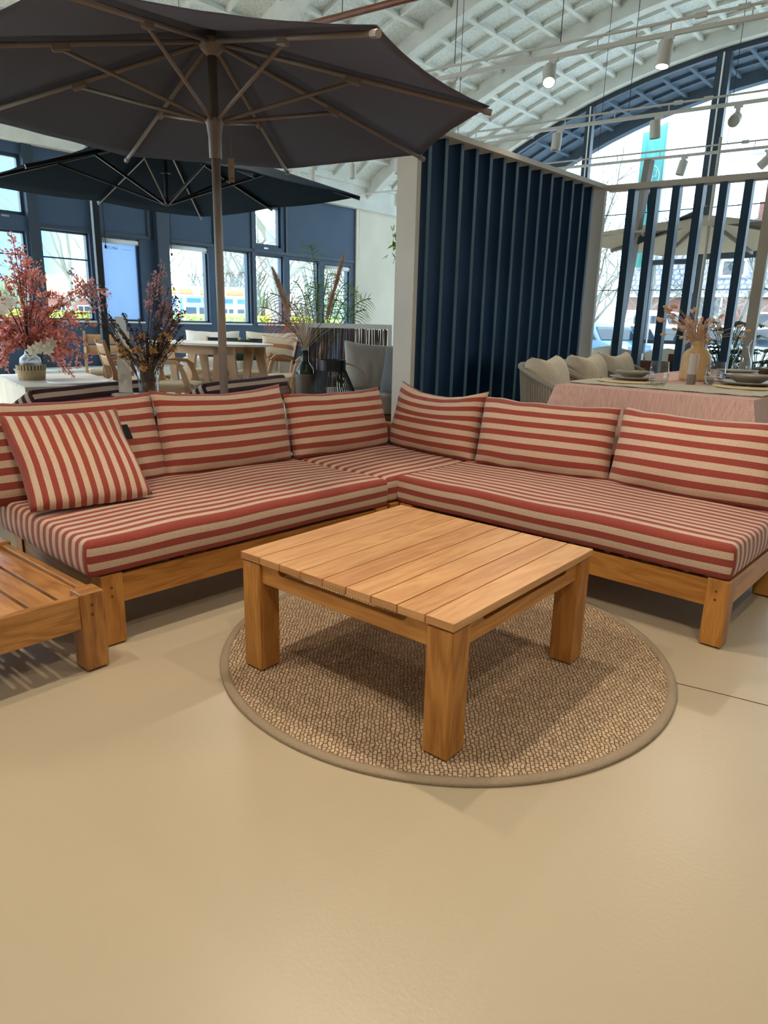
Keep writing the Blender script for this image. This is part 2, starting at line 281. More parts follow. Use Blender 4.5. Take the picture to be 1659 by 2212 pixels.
# ------------------------------------------------------------------ mesh helpers
class MB:
    def __init__(s): s.v = []; s.f = []; s.uv = []; s.M = Matrix.Identity(4)
    def av(s, p): s.v.append(tuple(s.M @ Vector(p))); return len(s.v)-1
    def face(s, idx, uv=None): s.f.append(tuple(idx)); s.uv.append(uv if uv else [(0, 0)]*len(idx))
    def box(s, x0, x1, y0, y1, z0, z1, grain=None, M=None):
        old = s.M
        if M is not None: s.M = old @ M
        P = [(x, y, z) for z in (z0, z1) for y in (y0, y1) for x in (x0, x1)]
        i = [s.av(p) for p in P]
        d = (x1-x0, y1-y0, z1-z0); g = grain if grain is not None else max(range(3), key=lambda k: abs(d[k])); o = rnd.random()*20
        for q in ((0, 2, 3, 1), (4, 5, 7, 6), (0, 1, 5, 4), (2, 6, 7, 3), (0, 4, 6, 2), (1, 3, 7, 5)):
            pts = [P[k] for k in q]
            fl = [k for k in range(3) if len({round(p[k], 6) for p in pts}) > 1]
            if g in fl:
                h = [k for k in fl if k != g]; h = h[0] if h else g
                uv = [(p[g]+o, p[h]+o*.37) for p in pts]
            elif len(fl) == 2: uv = [((p[fl[0]]+o)*.2, p[fl[1]]+o) for p in pts]
            else: uv = None
            s.face([i[k] for k in q], uv)
        s.M = old
        return s
    def cb(s, c, d, M=None, grain=None):
        return s.box(c[0]-d[0]/2, c[0]+d[0]/2, c[1]-d[1]/2, c[1]+d[1]/2, c[2]-d[2]/2, c[2]+d[2]/2, grain, M)
    def bar(s, a, b, w, h, upd=(0, 0, 1)):
        # square bar from a to b, w across, h along upd
        a = Vector(a); b = Vector(b); x = (b-a); L = x.length; x.normalize(); u = Vector(upd)
        if abs(x.dot(u)) > .98: u = Vector((0, 1, 0))
        y = u.cross(x).normalized(); z = x.cross(y)
        m = Matrix((x, y, z)).transposed().to_4x4(); m.translation = a
        return s.box(0, L, -w/2, w/2, -h/2, h/2, 0, m)
    def tube(s, pts, r, n=8, cap=True):
        pts = [Vector(p) for p in pts]; rr = r if isinstance(r, (list, tuple)) else [r]*len(pts)
        rings = []; pu = None
        for k, p in enumerate(pts):
            d = (pts[min(k+1, len(pts)-1)]-pts[max(k-1, 0)])
            if d.length < 1e-7: d = Vector((0, 0, 1))
            d.normalize()
            if pu is None: pu = d.orthogonal().normalized()
            pu = (pu-d*pu.dot(d));
            if pu.length < 1e-5: pu = d.orthogonal()
            pu.normalize(); q = d.cross(pu)
            rings.append([s.av(p+(pu*math.cos(2*PI*j/n)+q*math.sin(2*PI*j/n))*rr[k]) for j in range(n)])
        for k in range(len(rings)-1):
            for j in range(n):
                s.face((rings[k][j], rings[k][(j+1) % n], rings[k+1][(j+1) % n], rings[k+1][j]), [(k*.1, j*.02), (k*.1, j*.02+.02), (k*.1+.1, j*.02+.02), (k*.1+.1, j*.02)])
        if cap: s.face(rings[0][::-1]); s.face(rings[-1])
        return s
    def lathe(s, prof, c=(0, 0, 0), n=32, uvn=None, closed=False):
        c = Vector(c); rings = []
        for (r, z) in prof: rings.append([s.av(c+Vector((max(r, 1e-4)*math.cos(2*PI*j/n), max(r, 1e-4)*math.sin(2*PI*j/n), z))) for j in range(n)])
        K = len(rings)
        for k in range(K if closed else K-1):
            a, b_ = rings[k], rings[(k+1) % K]
            for j in range(n):
                uv = [(j*(uvn or n)/n, prof[k][1]), ((j+1)*(uvn or n)/n, prof[k][1]), ((j+1)*(uvn or n)/n, prof[(k+1) % K][1]), (j*(uvn or n)/n, prof[(k+1) % K][1])]
                s.face((a[j], a[(j+1) % n], b_[(j+1) % n], b_[j]), uv)
        return s
    def grid(s, nu, nv, fn, uvf=None, flip=False):
        I = [[s.av(fn(i/nu, j/nv)) for j in range(nv+1)] for i in range(nu+1)]
        for i in range(nu):
            for j in range(nv):
                q = [(i, j), (i+1, j), (i+1, j+1), (i, j+1)]
                if flip: q = q[::-1]
                s.face([I[a][b] for a, b in q], [uvf(a/nu, b/nv) for a, b in q] if uvf else None)
        return s
    def prism(s, poly, y0, y1, g=0):
        # polygon in local XZ, extruded along Y
        a = [s.av((p[0], y0, p[1])) for p in poly]; b_ = [s.av((p[0], y1, p[1])) for p in poly]; n = len(poly)
        o = rnd.random()*9
        s.face(a, [(p[g]+o, p[1-g]+o) for p in poly]); s.face(b_[::-1], [(p[g]+o, p[1-g]+o) for p in poly[::-1]])
        for k in range(n):
            j = (k+1) % n; s.face((a[j], a[k], b_[k], b_[j]), [(k*.1, o), (k*.1, o+.02), (k*.1, o+.02), (k*.1, o)])
        return s
    def sphere(s, c, r, n=10, m=6, sq=(1, 1, 1), rot=None):
        c = Vector(c)
        def fn(u, v):
            a = 2*PI*u; b_ = PI*v; p = Vector((math.sin(b_)*math.cos(a)*r*sq[0], math.sin(b_)*math.sin(a)*r*sq[1], math.cos(b_)*r*sq[2]))
            if rot is not None: p = rot @ p
            return c+p
        return s.grid(n, m, fn, flip=True)
    def build(s, name, m, parent=None, smooth=False, bevel=0, seg=2, merge=False, sub=0, solid=0):
        me = bpy.data.meshes.new(name); me.from_pydata(s.v, [], s.f)
        ul = me.uv_layers.new(name='UVMap'); k = 0
        flat = [c for f in s.uv for p in f for c in p]
        if len(flat) == 2*len(me.loops): ul.data.foreach_set('uv', flat)
        me.materials.append(m)
        if merge:
            bm = bmesh.new(); bm.from_mesh(me); bmesh.ops.remove_doubles(bm, verts=bm.verts, dist=1e-4); bmesh.ops.recalc_face_normals(bm, faces=bm.faces); bm.to_mesh(me); bm.free()
        if smooth: me.polygons.foreach_set('use_smooth', [True]*len(me.polygons))
        o = bpy.data.objects.new(name, me); COL.objects.link(o)
        if parent is not None: o.parent = parent
        if solid: q = o.modifiers.new('solid', 'SOLIDIFY'); q.thickness = solid; q.offset = 0
        if bevel: q = o.modifiers.new('bevel', 'BEVEL'); q.width = bevel; q.segments = seg; q.limit_method = 'ANGLE'; q.angle_limit = R(40)
        if sub: q = o.modifiers.new('sub', 'SUBSURF'); q.levels = sub; q.render_levels = sub
        return o
def thing(name, label, cat, loc=(0, 0, 0), rz=0, group=None):
    o = bpy.data.objects.new(name, None); COL.objects.link(o); o.location = loc; o.rotation_euler = (0, 0, R(rz)); o['label'] = label; o['category'] = cat
    o.empty_display_size = .1
    if group: o['group'] = group
    return o
def tag(o, label, cat, group=None, kind=None):
    o['label'] = label; o['category'] = cat
    if group: o['group'] = group
    if kind: o['kind'] = kind
    return o
def struct(o, label=None):
    o['kind'] = 'structure'
    if label: o['label'] = label
    return o
def kids(o): return [c for c in bpy.data.objects if c.parent == o]
def copy_tree(o, loc=None, rz=None, label=None, parent=None):
    c = o.copy(); COL.objects.link(c)
    if parent is not None: c.parent = parent
    for ch in kids(o): copy_tree(ch, parent=c)
    if loc is not None: c.location = loc
    if rz is not None: c.rotation_euler = (0, 0, R(rz))
    if label: c['label'] = label
    return c
def bez(a, b, c, n=8):
    a, b, c = Vector(a), Vector(b), Vector(c)
    return [a*(1-t)**2+b*2*t*(1-t)+c*t*t for t in [k/n for k in range(n+1)]]

# ------------------------------------------------------------------ the hall (building frame: s along x, wall plane y=12.5)
BY = R(-1.1); BM = Matrix.Rotation(BY, 4, 'Z')
def bmb():
    m = MB(); m.M = BM.copy(); return m
def B(s, y, z=0): return BM @ Vector((s, y, z))
YW, TA, ZA, RA = 12.5, 8.6, 6.75, 14.8
def arc(t, off=0):
    # point on the vault at distance t from the window wall, off = radial distance above the rib soffit
    a = math.asin((t-TA)/RA); return (YW-(TA+(RA+off)*math.sin(a)), ZA-RA+(RA+off)*math.cos(a))
S0, SG, SE = -2.6, 16.4, 19.1
m = MB(); m.v = [(-8, -8, 0), (18.2, -8, 0), (16.6, 13, 0), (-8, 13, 0)]; m.face((0, 1, 2, 3)); floor = struct(m.build('floor', M_FLOOR), 'pale beige sealed cement floor')
m = MB(); m.tube([(2.41, .62, .0006), (2.44, .47, .0006), (2.47, .3, .0006), (2.56, -.5, .0006)], .0016, 4); struct(m.build('trim_1', M_DOWEL))

def vault(name, s0, s1, mt_panel, mt_rib, t0=0, t1=17.2):
    m = bmb(); n = 48
    for k in range(n):
        ta, tb = t0+(t1-t0)*k/n, t0+(t1-t0)*(k+1)/n
        ya, za = arc(ta, .25); yb, zb = arc(tb, .25); yc, zc = arc(ta, .5); yd, zd = arc(tb, .5)
        i = [m.av(p) for p in ((s0, ya, za), (s1, ya, za), (s1, yb, zb), (s0, yb, zb), (s0, yc, zc), (s1, yc, zc), (s1, yd, zd), (s0, yd, zd))]
        m.face((i[0], i[1], i[2], i[3])); m.face((i[7], i[6], i[5], i[4]))
        if k in (0, n-1): m.face((i[0], i[4], i[5], i[1])) if k == 0 else m.face((i[3], i[2], i[6], i[7]))
    return m.build(name, mt_panel)
ceil = struct(vault('ceiling', S0, SG, M_COFF, M_CONC), 'white coffered barrel vault ceiling')
def arcbar(m, s, w, o0, o1, t0, t1, n=28):
    P = []
    for k in range(n+1):
        t = t0+(t1-t0)*k/n; a, b_ = arc(t, o0), arc(t, o1)
        P.append([m.av((s-w/2, *a)), m.av((s+w/2, *a)), m.av((s+w/2, *b_)), m.av((s-w/2, *b_))])
    for k in range(n):
        for j in range(4):
            m.face((P[k][j], P[k][(j+1) % 4], P[k+1][(j+1) % 4], P[k+1][j]))
    m.face(P[0]); m.face(P[-1][::-1])
ribs = [16.25-2.65*k for k in range(8)]
m = bmb()
for s in ribs: arcbar(m, s, .22, -.02, .3, 0.02, 17.2)
struct(m.build('trim_2', M_CONC, bevel=.01, seg=1), 'broad concrete arch ribs of the vault')
def coffers(name, bays, mt, lo, nb=4):
    m = bmb()
    for (a, b_) in bays:
        for q in range(1, 29):                      # long ribs
            t = .35+q*.585
            y, z = arc(t, .22); al = math.asin((t-TA)/RA)
            m.box(a, b_, -.035, .035, -.06, .07, 0, Matrix.Translation((0, y, z)) @ Matrix.Rotation(al, 4, 'X'))
        for q in range(1, nb):
            s = a+(b_-a)*q/nb
            arcbar(m, s, .055, .18, .3, .35, 17.0, 26)
        for t in (.33,):
            y, z = arc(t, .22); m.box(a, b_, -.06, .06, -.08, .07, 0, Matrix.Translation((0, y, z)))
    return m.build(name, mt)
struct(coffers('trim_3', [(ribs[k+1]+.12, ribs[k]-.12) for k in range(7)], M_CONC, 0), 'small cross ribs of the coffered ceiling')
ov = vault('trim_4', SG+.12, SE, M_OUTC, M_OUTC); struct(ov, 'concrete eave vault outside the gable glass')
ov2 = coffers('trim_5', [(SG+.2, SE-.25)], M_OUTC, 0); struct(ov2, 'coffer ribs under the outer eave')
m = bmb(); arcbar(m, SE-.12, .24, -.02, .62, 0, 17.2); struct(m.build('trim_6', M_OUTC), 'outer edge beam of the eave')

# window wall
def wall_fill(m, s0, s1, z0, z1, holes, y0, y1):
    ss = sorted({s0, s1, *[h[0] for h in holes], *[h[1] for h in holes]}); zs = sorted({z0, z1, *[h[2] for h in holes], *[h[3] for h in holes]})
    for a, b_ in zip(ss, ss[1:]):
        run = None
        for c_, d in zip(zs, zs[1:]):
            mid = ((a+b_)/2, (c_+d)/2)
            inside = any(h[0] < mid[0] < h[1] and h[2] < mid[1] < h[3] for h in holes)
            if not inside: run = (run[0], d) if run else (c_, d)
            elif run: m.box(a, b_, y0, y1, run[0], run[1]); run = None
        if run: m.box(a, b_, y0, y1, run[0], run[1])
lowz = 1.12
W = [(2.95, 5.38, lowz, 2.52), (5.62, 6.46, lowz, 2.60), (6.68, 7.43, lowz, 2.57), (8.0, 8.94, lowz, 2.58), (9.2, 10.0, lowz, 2.59), (10.16, 10.95, lowz, 2.57), (11.12, 12.05, lowz, 2.56), (12.21, 13.09, lowz, 2.5),
     (3.1, 5.42, 2.76, 3.68), (10.17, 10.9, 2.74, 3.58), (-1.9, .3, lowz, 3.68), (.55, 2.75, lowz, 3.68)]  # last two windows are out of view, added to let in more daylight
m = bmb(); wall_fill(m, -3.2, 13.25, 0, 3.86, W, YW, YW+.22)
struct(m.build('wall_left', M_WALL), 'slate blue panelled wall with windows')
m = bmb()
for s in (5.5, 6.57, 7.62, 9.1, 11.02): m.box(s-.03, s+.03, YW-.035, YW, 2.62, 3.86)
for s in (10.08,): m.box(s-.04, s+.04, YW-.03, YW, 1.12, 3.86)
m.box(5.5, 13.2, YW-.03, YW, 2.6, 2.66)
m.box(5.42, 5.58, YW-.05, YW, 0, 3.86); m.box(6.53, 6.62, YW-.12, YW, .0, 3.86)
struct(m.build('trim_7', M_FRAME), 'dark battens on the blue wall')
m = bmb(); m.box(7.72, 7.97, YW-.14, YW, 0, 3.86); struct(m.build('trim_8', M_FRAME, bevel=.01), 'dark wooden column between the windows')
for i, (a, b_, c_, d) in enumerate(W):
    m = bmb(); f = .055 if c_ > 2.6 else .035
    for q in ((a, a+f, c_, d), (b_-f, b_, c_, d), (a, b_, c_, c_+f), (a, b_, d-f, d)): m.box(q[0], q[1], YW+.06, YW+.14, q[2], q[3])
    win = struct(m.build('window_%d' % (i+1), M_FRAME), 'window in the blue wall')
    m = bmb(); m.box(a+f, b_-f, YW+.095, YW+.101, c_+f, d-f); pn = m.build('window_glass', M_FROST if i == 2 else M_PANE, win)
    if c_ < 2: 
        m = bmb(); m.box(a, b_, YW-.03, YW+.2, c_-.03, c_); m.build('window_sill', M_WTRIM, win)
    if i in (2, 3, 7):
        m = bmb(); m.tube([(a+.01, YW+.02, d-.05), (b_-.01, YW+.02, d-.05)], .045, 12); bl = m.build('blind_cassette', M_WTRIM, win, smooth=True)
        m = bmb(); m.box(b_-.04, b_, YW-.03, YW+.07, d-.11, d+.01); m.build('end_bracket', M_BLK, bl)
    if i in (0, 1):
        m = bmb(); m.box(a, b_, YW+.08, YW+.11, 2.14, 2.165); m.build('glazing_bar', M_FRAME, win)
    if i == 9 or i == 8:
        m = bmb(); m.box((a+b_)/2-.14+(.9 if i == 8 else 0), (a+b_)/2-.02+(.9 if i == 8 else 0), YW, YW+.06, c_-.05, c_-.02); m.build('window_latch', M_ALU, win)
    if i == 2:
        cu = bpy.data.curves.new('window_lettering', 'FONT'); cu.body = 'EST.1954'; cu.size = .065; cu.extrude = .001
        lo = bpy.data.objects.new('window_lettering', cu); COL.objects.link(lo); lo.parent = win
        lo.matrix_world = BM @ Matrix.Translation((a+.1, YW+.088, d-.19)) @ Matrix.Rotation(R(90), 4, 'X'); cu.materials.append(M_INK)
        m = bmb(); m.box(a+.42, b_-.14, YW+.088, YW+.09, d-.178, d-.174); m.build('window_line', M_INK, win)
for s, zb in ((6.72, 2.42), (8.06, 2.4)):
    m = bmb(); m.tube([(s, YW-.06, 3.5), (s, YW-.06, zb)], .006, 5); m.sphere((s, YW-.06, zb-.02), .022, 8, 6, (1, 1, 1.4))
    tag(m.build('blind_cord', M_BLK, smooth=True), 'black blind cord with a knob, %s' % ('hanging above the frosted window' if s < 7 else 'hanging beside the window right of the frosted one'), 'blind cord')
# concrete beam, plaster end, plinth
m = bmb(); m.box(-3.2, SG, YW-.16, YW+.22, 3.84, 4.46); struct(m.build('trim_9', M_CONC, bevel=.01), 'painted concrete beam above the blue wall')
m = bmb(); m.box(13.25, SG, YW-.02, YW+.22, 0, 3.84); m.box(13.25, 13.34, YW-.05, YW, 0, 3.84); m.box(13.36, 13.42, YW-.04, YW, 2.7, 3.84)
struct(m.build('wall_back', M_PLAST), 'cream plastered wall beside the windows')
m = bmb(); m.box(4.9, 7.8, YW-.95, YW-.15, 0, .3); m.box(4.88, 7.82, YW-.97, YW-.15, .3, .33)
tag(m.build('low_platform', M_CONC), 'pale grey low display platform along the foot of the blue wall', 'platform')
# closing walls (behind the camera and opposite side)
m = bmb(); m.box(S0-.2, S0, -5.2, YW+.2, 4.2, 7.3)
for (a, b_) in ((-5.2, 8.0), (11.6, 12.7)): m.box(S0-.2, S0, a, b_, 0, 4.2)  # unseen gap between these two pieces, added as a daylight opening
m.box(S0-.2, S0, -5.2, YW+.2, 0, .4); struct(m.build('wall_front', M_PLAST))
m = bmb(); m.box(S0, SG, -4.9, -4.7, 0, 4.5); struct(m.build('wall_right', M_PLAST))

# gable glazing
m = bmb(); s = SG
for (ya, yb) in ((8.05, 8.22), (5.2, 5.47), (2.3, 2.5), (-.6, -.4)):
    t = YW-(ya+yb)/2; m.box(s-.07, s+.07, ya, yb, 0, arc(t, .1)[1])
m.box(s-.05, s+.05, -4.7, 5.25, 2.68, 2.82); m.box(s-.05, s+.05, 8.15, 12.4, 2.68, 2.82); m.box(s-.04, s+.04, -4.7, 12.4, 0, .12)
arcbar(m, s, .12, -.12, .02, .1, 17.1)
g = struct(m.build('window_11', M_FRAME), 'arched gable window')
m = bmb()
for (ya, yb) in ((8.10, 8.125), (5.32, 5.35)): m.box(s-.1, s-.07, ya, yb, 2.0, arc(YW-ya, -.1)[1])
m.build('mullion_trim', M_WTRIM, g)
m = bmb()
for z in (3.72, 2.06): m.box(s+.1, s+.12, -4.5, 12.3, z, z+.02)
m.build('wind_bar', M_FRAME, g)
m = bmb(); P = []
n = 40
for k in range(n+1):
    t = .1+17*k/n; y, z = arc(t, -.02); P.append((y, z))
for k in range(n):
    i = [m.av((s+.02, P[k][0], 0.1)), m.av((s+.02, P[k+1][0], .1)), m.av((s+.02, P[k+1][0], P[k+1][1])), m.av((s+.02, P[k][0], P[k][1]))]; m.face(i)
m.build('window_glass', M_GPANE, g)
m = bmb(); m.box(s-.06, s+.06, 6.28, 6.38, .1, 2.7); m.box(s-.06, s+.06, 5.5, 6.38, 2.6, 2.7); m.box(s-.05, s+.05, 5.47, 5.56, .1, 2.62); m.box(s-.05, s+.05, 5.5, 6.3, .9, .98)
dr = struct(m.build('door_1', M_FRAME), 'glazed entrance door in the gable')
m = bmb(); m.box(s-.12, s-.09, 6.18, 6.21, .9, 1.5); m.build('door_handle', M_ALU, dr)

# ------------------------------------------------------------------ lights on tracks
def spotlight(name, loc, target, energy, lit=True, label='', size=75):
    # loc = point on the track underside; can hangs beside a vertical adapter
    t = thing(name, label, 'spotlight', loc, 0, 'spotlights on the ceiling tracks')
    m = MB(); m.cb((0, 0, -.015), (.03, .09, .03)); m.cb((0, 0, -.10), (.035, .045, .16)); m.build('adapter', M_WMET, t, bevel=.004)
    d = (Vector(target)-Vector(loc)).normalized(); q = d.to_track_quat('-Z', 'Y').to_matrix().to_4x4()
    c0 = Vector((-.07, 0, -.16))
    m = MB(); m.M = Matrix.Translation(c0) @ q
    m.lathe([(.0, .1), (.055, .1), (.06, .09), (.06, -.09), (.052, -.09), (.05, -.06), (0, -.055)], n=20); h = m.build('lamp_head', M_WMET, t, smooth=False)
    m = MB(); m.M = Matrix.Translation(c0) @ q; m.lathe([(.049, -.062), (.03, -.062), (0, -.062)], n=20); ln = m.build('lens', M_LENS if lit else M_WMET, h)
    if lit and energy:
        ld = bpy.data.lights.new('spot_beam', 'SPOT'); ld.energy = energy*SPOTK; ld.color = (1, .87, .71); ld.spot_size = R(size); ld.spot_blend = .5; ld.shadow_soft_size = .045
        lo = bpy.data.objects.new('spot_beam', ld); COL.objects.link(lo); lo.parent = t
        lo.matrix_local = Matrix.Translation(c0+d*.12) @ q
    return t
def track(a, b, label, wires=()):
    a, b = Vector(a), Vector(b); t = thing('light_track', label, 'lighting track', a)
    L = (b-a).length; d = (b-a).normalized(); M_ = (Matrix((d, Vector((0, 0, 1)).cross(d), Vector((0, 0, 1)))).transposed()).to_4x4()
    m = MB(); m.M = M_; m.box(0, L, -.018, .018, 0, .035); m.build('rail', M_WMET, t)
    m = MB(); m.M = M_; m.tube([(0, .0, .11), (L, 0, .11)], .012, 8); k = .4
    while k < L: m.tube([(k, 0, .03), (k, 0, .11)], .006, 5); k += .62
    for k in (L*.55, L*.55+.32): m.tube([(k, 0, .11), (k+.09, 0, .11)], .024, 8)
    m.build('conduit', M_WMET, t)
    for kx in wires:
        p = a+d*kx; tt = YW-(BM.inverted() @ p).y; zt = arc(tt, .4)[1]
        m = MB(); m.tube([(kx*d.x, kx*d.y, .11), (kx*d.x, kx*d.y, zt-a.z)], .004, 5); m.build('suspension_wire', M_BLK, t)
    return t
tr1 = track((6.28, 6.6, 3.6), (7.0, -1.2, 3.6), 'nearest visible white lighting track with two lit spotlights', (2.05, 3.15, 5.2))
tr2 = track((8.45, 8.6, 3.6), (9.3, -1.2, 3.6), 'middle white lighting track crossing in front of the arched window', (2.6, 4.9, 6.5))
tr3 = track((10.7, 8.2, 3.6), (11.55, -1.2, 3.6), 'farthest white lighting track just above the slatted screen', (3.2, 5.0, 7))
tr4 = track((2.3, 2.6, 3.6), (2.65, -3.4, 3.6), 'lighting track above the coffee table', (1, 4))
tr5 = track((-.3, 6.0, 3.6), (.3, -3.4, 3.6), 'lighting track above the camera side', (2, 7))
SP = [((6.47, 4.57), (5.6, 4.0, 1.5), 90, True, 'lit spotlight at the tip of the grey parasol'),
      ((6.56, 3.51), (5.0, 2.6, 1.2), 90, True, 'lit spotlight on the near track left of the big track connector'),
      ((6.65, 2.5), (6.2, 2.6, 0), 90, True, 'rightmost spotlight of the near track, box angled down'),
      ((8.8, 4.55), (8.6, 4.7, 0), 0, False, 'unlit spotlight over the blue partition on the middle track'),
      ((8.9, 3.36), (9.3, 3.1, 0), 0, False, 'unlit spotlight in front of the teal banner'),
      ((8.97, 2.52), (4.4, 1.9, 1.6), 0, False, 'round-faced spotlight near the right edge on the middle track'),
      ((11.1, 3.75), (10.6, 4.4, 0), 0, False, 'small spotlight beside the leaning dark post on the far track'),
      ((11.26, 2.6+.1), (10.9, 3.8, 2.4), 0, False, 'white spotlight on the far track beside the dark mullion')]
for (x, y), tg, e, lit, lb in SP: spotlight('track_spotlight', (x, y, 3.6), tg, e, lit, lb)
NEAR = [((2.38, 2.75), (1.5, 1.0, 0), 120, 'lit spotlight just above the grey parasol, over the sofa corner'), ((2.38, 1.87), (1.6, .9, 0), 200, 'lit spotlight right above the far edge of the coffee table'),
        ((.11, 2.55), (1.8, 1.6, 0), 170, 'lit spotlight above the slatted side table'), ((.04, -.8), (1.6, 1.0, 0), 230, 'lit spotlight on the camera-side track, closest to its open end'),
        ((.45, 1.9), (2.2, 1.2, .3), 170, 'lit spotlight above the bare floor left of the rug'), ((2.5, -.2), (3.2, 1.4, .3), 130, 'lit spotlight above the floor right of the rug'),
        ((6.73, 1.5), (1.9, .5, 0), 140, 'lit spotlight on the nearest visible track, just beyond the right edge')]
for k, ((x, y), tg, e, lb) in enumerate(NEAR):
    spotlight('track_spotlight', (x, y, 3.6), tg, e, True, lb, 95)
# copper pipe and small ceiling spots by the window wall
m = MB(); m.tube([(4.70, 5.1, 3.62), (4.92, 3.2, 3.62), (5.3, -.2, 3.62)], .026, 10); m.tube([(4.77, 4.5, 3.64), (4.77, 4.5, 6.2)], .004, 5)
tag(m.build('copper_pipe', M_COPP, smooth=True), 'rusty brown suspended pipe above the grey parasol', 'pipe')
for (x, y, z, lb) in ((8.95, 8.2, 3.62, 'small white cylinder spotlight under the ceiling, above the middle of the navy parasol tip'), (8.9, 9.05, 3.62, 'small white cylinder spotlight left of its neighbour over the navy parasol'),
                      (9.07, 7.36, 3.62, 'small white cylinder spotlight close to the partition top'), (11.38, 9.24, 3.62, 'small white cylinder spotlight by the cream wall beside the partition')):
    t = thing('cylinder_spotlight', lb, 'spotlight', (x, y, z), 0, 'small cylinder spotlights near the window wall')
    m = MB(); m.lathe([(0, 0), (.055, 0), (.055, -.2), (.045, -.2), (.04, -.17), (0, -.17)], n=16); m.build('lamp_head', M_WMET, t)
    m = MB(); m.tube([(0, 0, 0), (0, 0, .06)], .02, 8); m.build('bracket', M_WMET, t)
m = MB(); m.tube([(8.8, 9.9, 3.69), (9.3, 5.2, 3.69)], .014, 6); m.tube([(11.3, 10.2, 3.69), (11.5, 8, 3.69)], .014, 6); tag(m.build('lighting_rail', M_WMET), 'thin white rails carrying the small cylinder spotlights', 'lighting track')
# ------------------------------------------------------------------ rug and coffee table
rug = thing('round_rug', 'round woven sisal rug with a fabric border under the coffee table', 'rug', (2.073, 1.392, 0))
m = MB(); m.lathe([(0, .011), (.3, .011), (.6, .011), (.822, .011), (.822, .002)], n=96); m.build('woven_field', M_RUG, rug)
m = MB(); m.lathe([(.815, .002), (.815, .0125), (.83, .0145), (.845, .012), (.848, .006), (.846, .0)], n=128); m.build('border', M_RUGB, rug, smooth=True)

ct = thing('coffee_table', 'square teak coffee table with a planked top standing on the round rug', 'coffee table', (1.455, .945, .012))
T, H = .893, .432
m = MB(); n = 9; wd = (T-.004*(n-1))/n
for k in range(n):
    x0 = k*(wd+.004); m.box(0, T, x0, x0+wd, H-.026, H, 0)
m.build('tabletop', M_TEAKTOP, ct, bevel=.0022)
L = .088; ins = .004
for (x, y) in ((ins, ins), (T-L-ins, ins), (ins, T-L-ins), (T-L-ins, T-L-ins)):
    m = MB(); m.box(x, x+L, y, y+L, .004, H-.031, 2); lg = m.build('leg', M_TEAK, ct, bevel=.003)
    m = MB(); m.lathe([(0, .0), (.02, 0), (.02, .004), (0, .004)], (x+L/2, y+L/2, 0), 12); m.build('foot_pad', M_PAD, lg)
def apron(a0, a1):
    # profile with stepped ends (x, z)
    z1, z0, zl = H-.03, H-.03-.07, H-.052
    return [(a0, z0), (a1, z0), (a1, z1), (a1-.08, z1), (a1-.092, zl+.004), (a1-.105, zl), (a0+.105, zl), (a0+.092, zl+.004), (a0+.08, z1), (a0, z1)]
for k, (off) in enumerate((ins+.012, T-ins-.012-.024)):
    m = MB(); m.prism(apron(L, T-L), off, off+.024); m.build('apron', M_TEAK, ct, bevel=.002)
    m = MB(); m.M = Matrix.Rotation(R(90), 4, 'Z') @ Matrix.Scale(-1, 4, (0, 1, 0)); m.prism(apron(L, T-L), off, off+.024); m.build('apron', M_TEAK, ct, bevel=.002)
for x in (.26, T/2, T-.26):
    m = MB(); m.box(x-.03, x+.03, .05, T-.05, H-.056, H-.027, 1); m.build('batten', M_TEAK, ct)

# ------------------------------------------------------------------ corner sofa
def pillow(name, W, H, Tk, material, per=.06, vertical=False, sag=.02, seed=0, ear=.035, parent=None, nu=34, nv=26, puff=.5, uoff=0.0, wr=.013):
    m = MB()
    def pos(side):
        def fn(u, v):
            a, b_ = 2*u-1, 2*v-1
            sx = 1-ear*(1-b_*b_)*abs(a)**2; sz = 1-ear*1.2*(1-a*a)*abs(b_)**2
            x = W/2*a*sx; z = H/2+H/2*b_*sz
            z -= sag*(1-a*a)*(b_+1)/2*(1 if b_ > 0 else .4)+.02*(1-a*a)*max(0, -b_)
            e = max(0, (1-abs(a)**3.2)*(1-abs(b_)**3.2))**puff
            nn = noise.noise(Vector((x*5+seed*7, z*5, side*3)))*.9+noise.noise(Vector((x*14+seed*3, z*9, side)))*.4
            y = side*Tk/2*e*(1-.12*b_)+side*wr*nn*min(1, e*2)
            xr = noise.noise(Vector((z*8, seed*5.3, 1)))*.006*abs(a)
            zr = noise.noise(Vector((x*9+seed, 2.2, seed)))*.007*(abs(b_)**3)
            return (x+xr, y, z+zr)
        return fn
    def uvf(u, v):
        if vertical: return (u*W/per+uoff, v*H)
        return (v*H/per+uoff, u*W)
    m.grid(nu, nv, pos(-1), uvf); m.grid(nu, nv, pos(1), uvf, flip=True)
    return m.build(name, material, parent, smooth=True, merge=True)
def seam(W, H, ear, sag, material, parent, r=.0035):
    pts = []
    for k in range(61):
        q = k/60*4; e = int(q) % 4; f = q-int(q) if k < 60 else 0
        if k == 60: e = 0; f = 0
        a, b_ = {0: (2*f-1, -1), 1: (1, 2*f-1), 2: (1-2*f, 1), 3: (-1, 1-2*f)}[e]
        sx = 1-ear*(1-b_*b_)*abs(a)**2; sz = 1-ear*1.2*(1-a*a)*abs(b_)**2
        pts.append((W/2*a*sx, 0, H/2+H/2*b_*sz-sag*(1-a*a)*(b_+1)/2*(1 if b_ > 0 else .4)))
    return pts
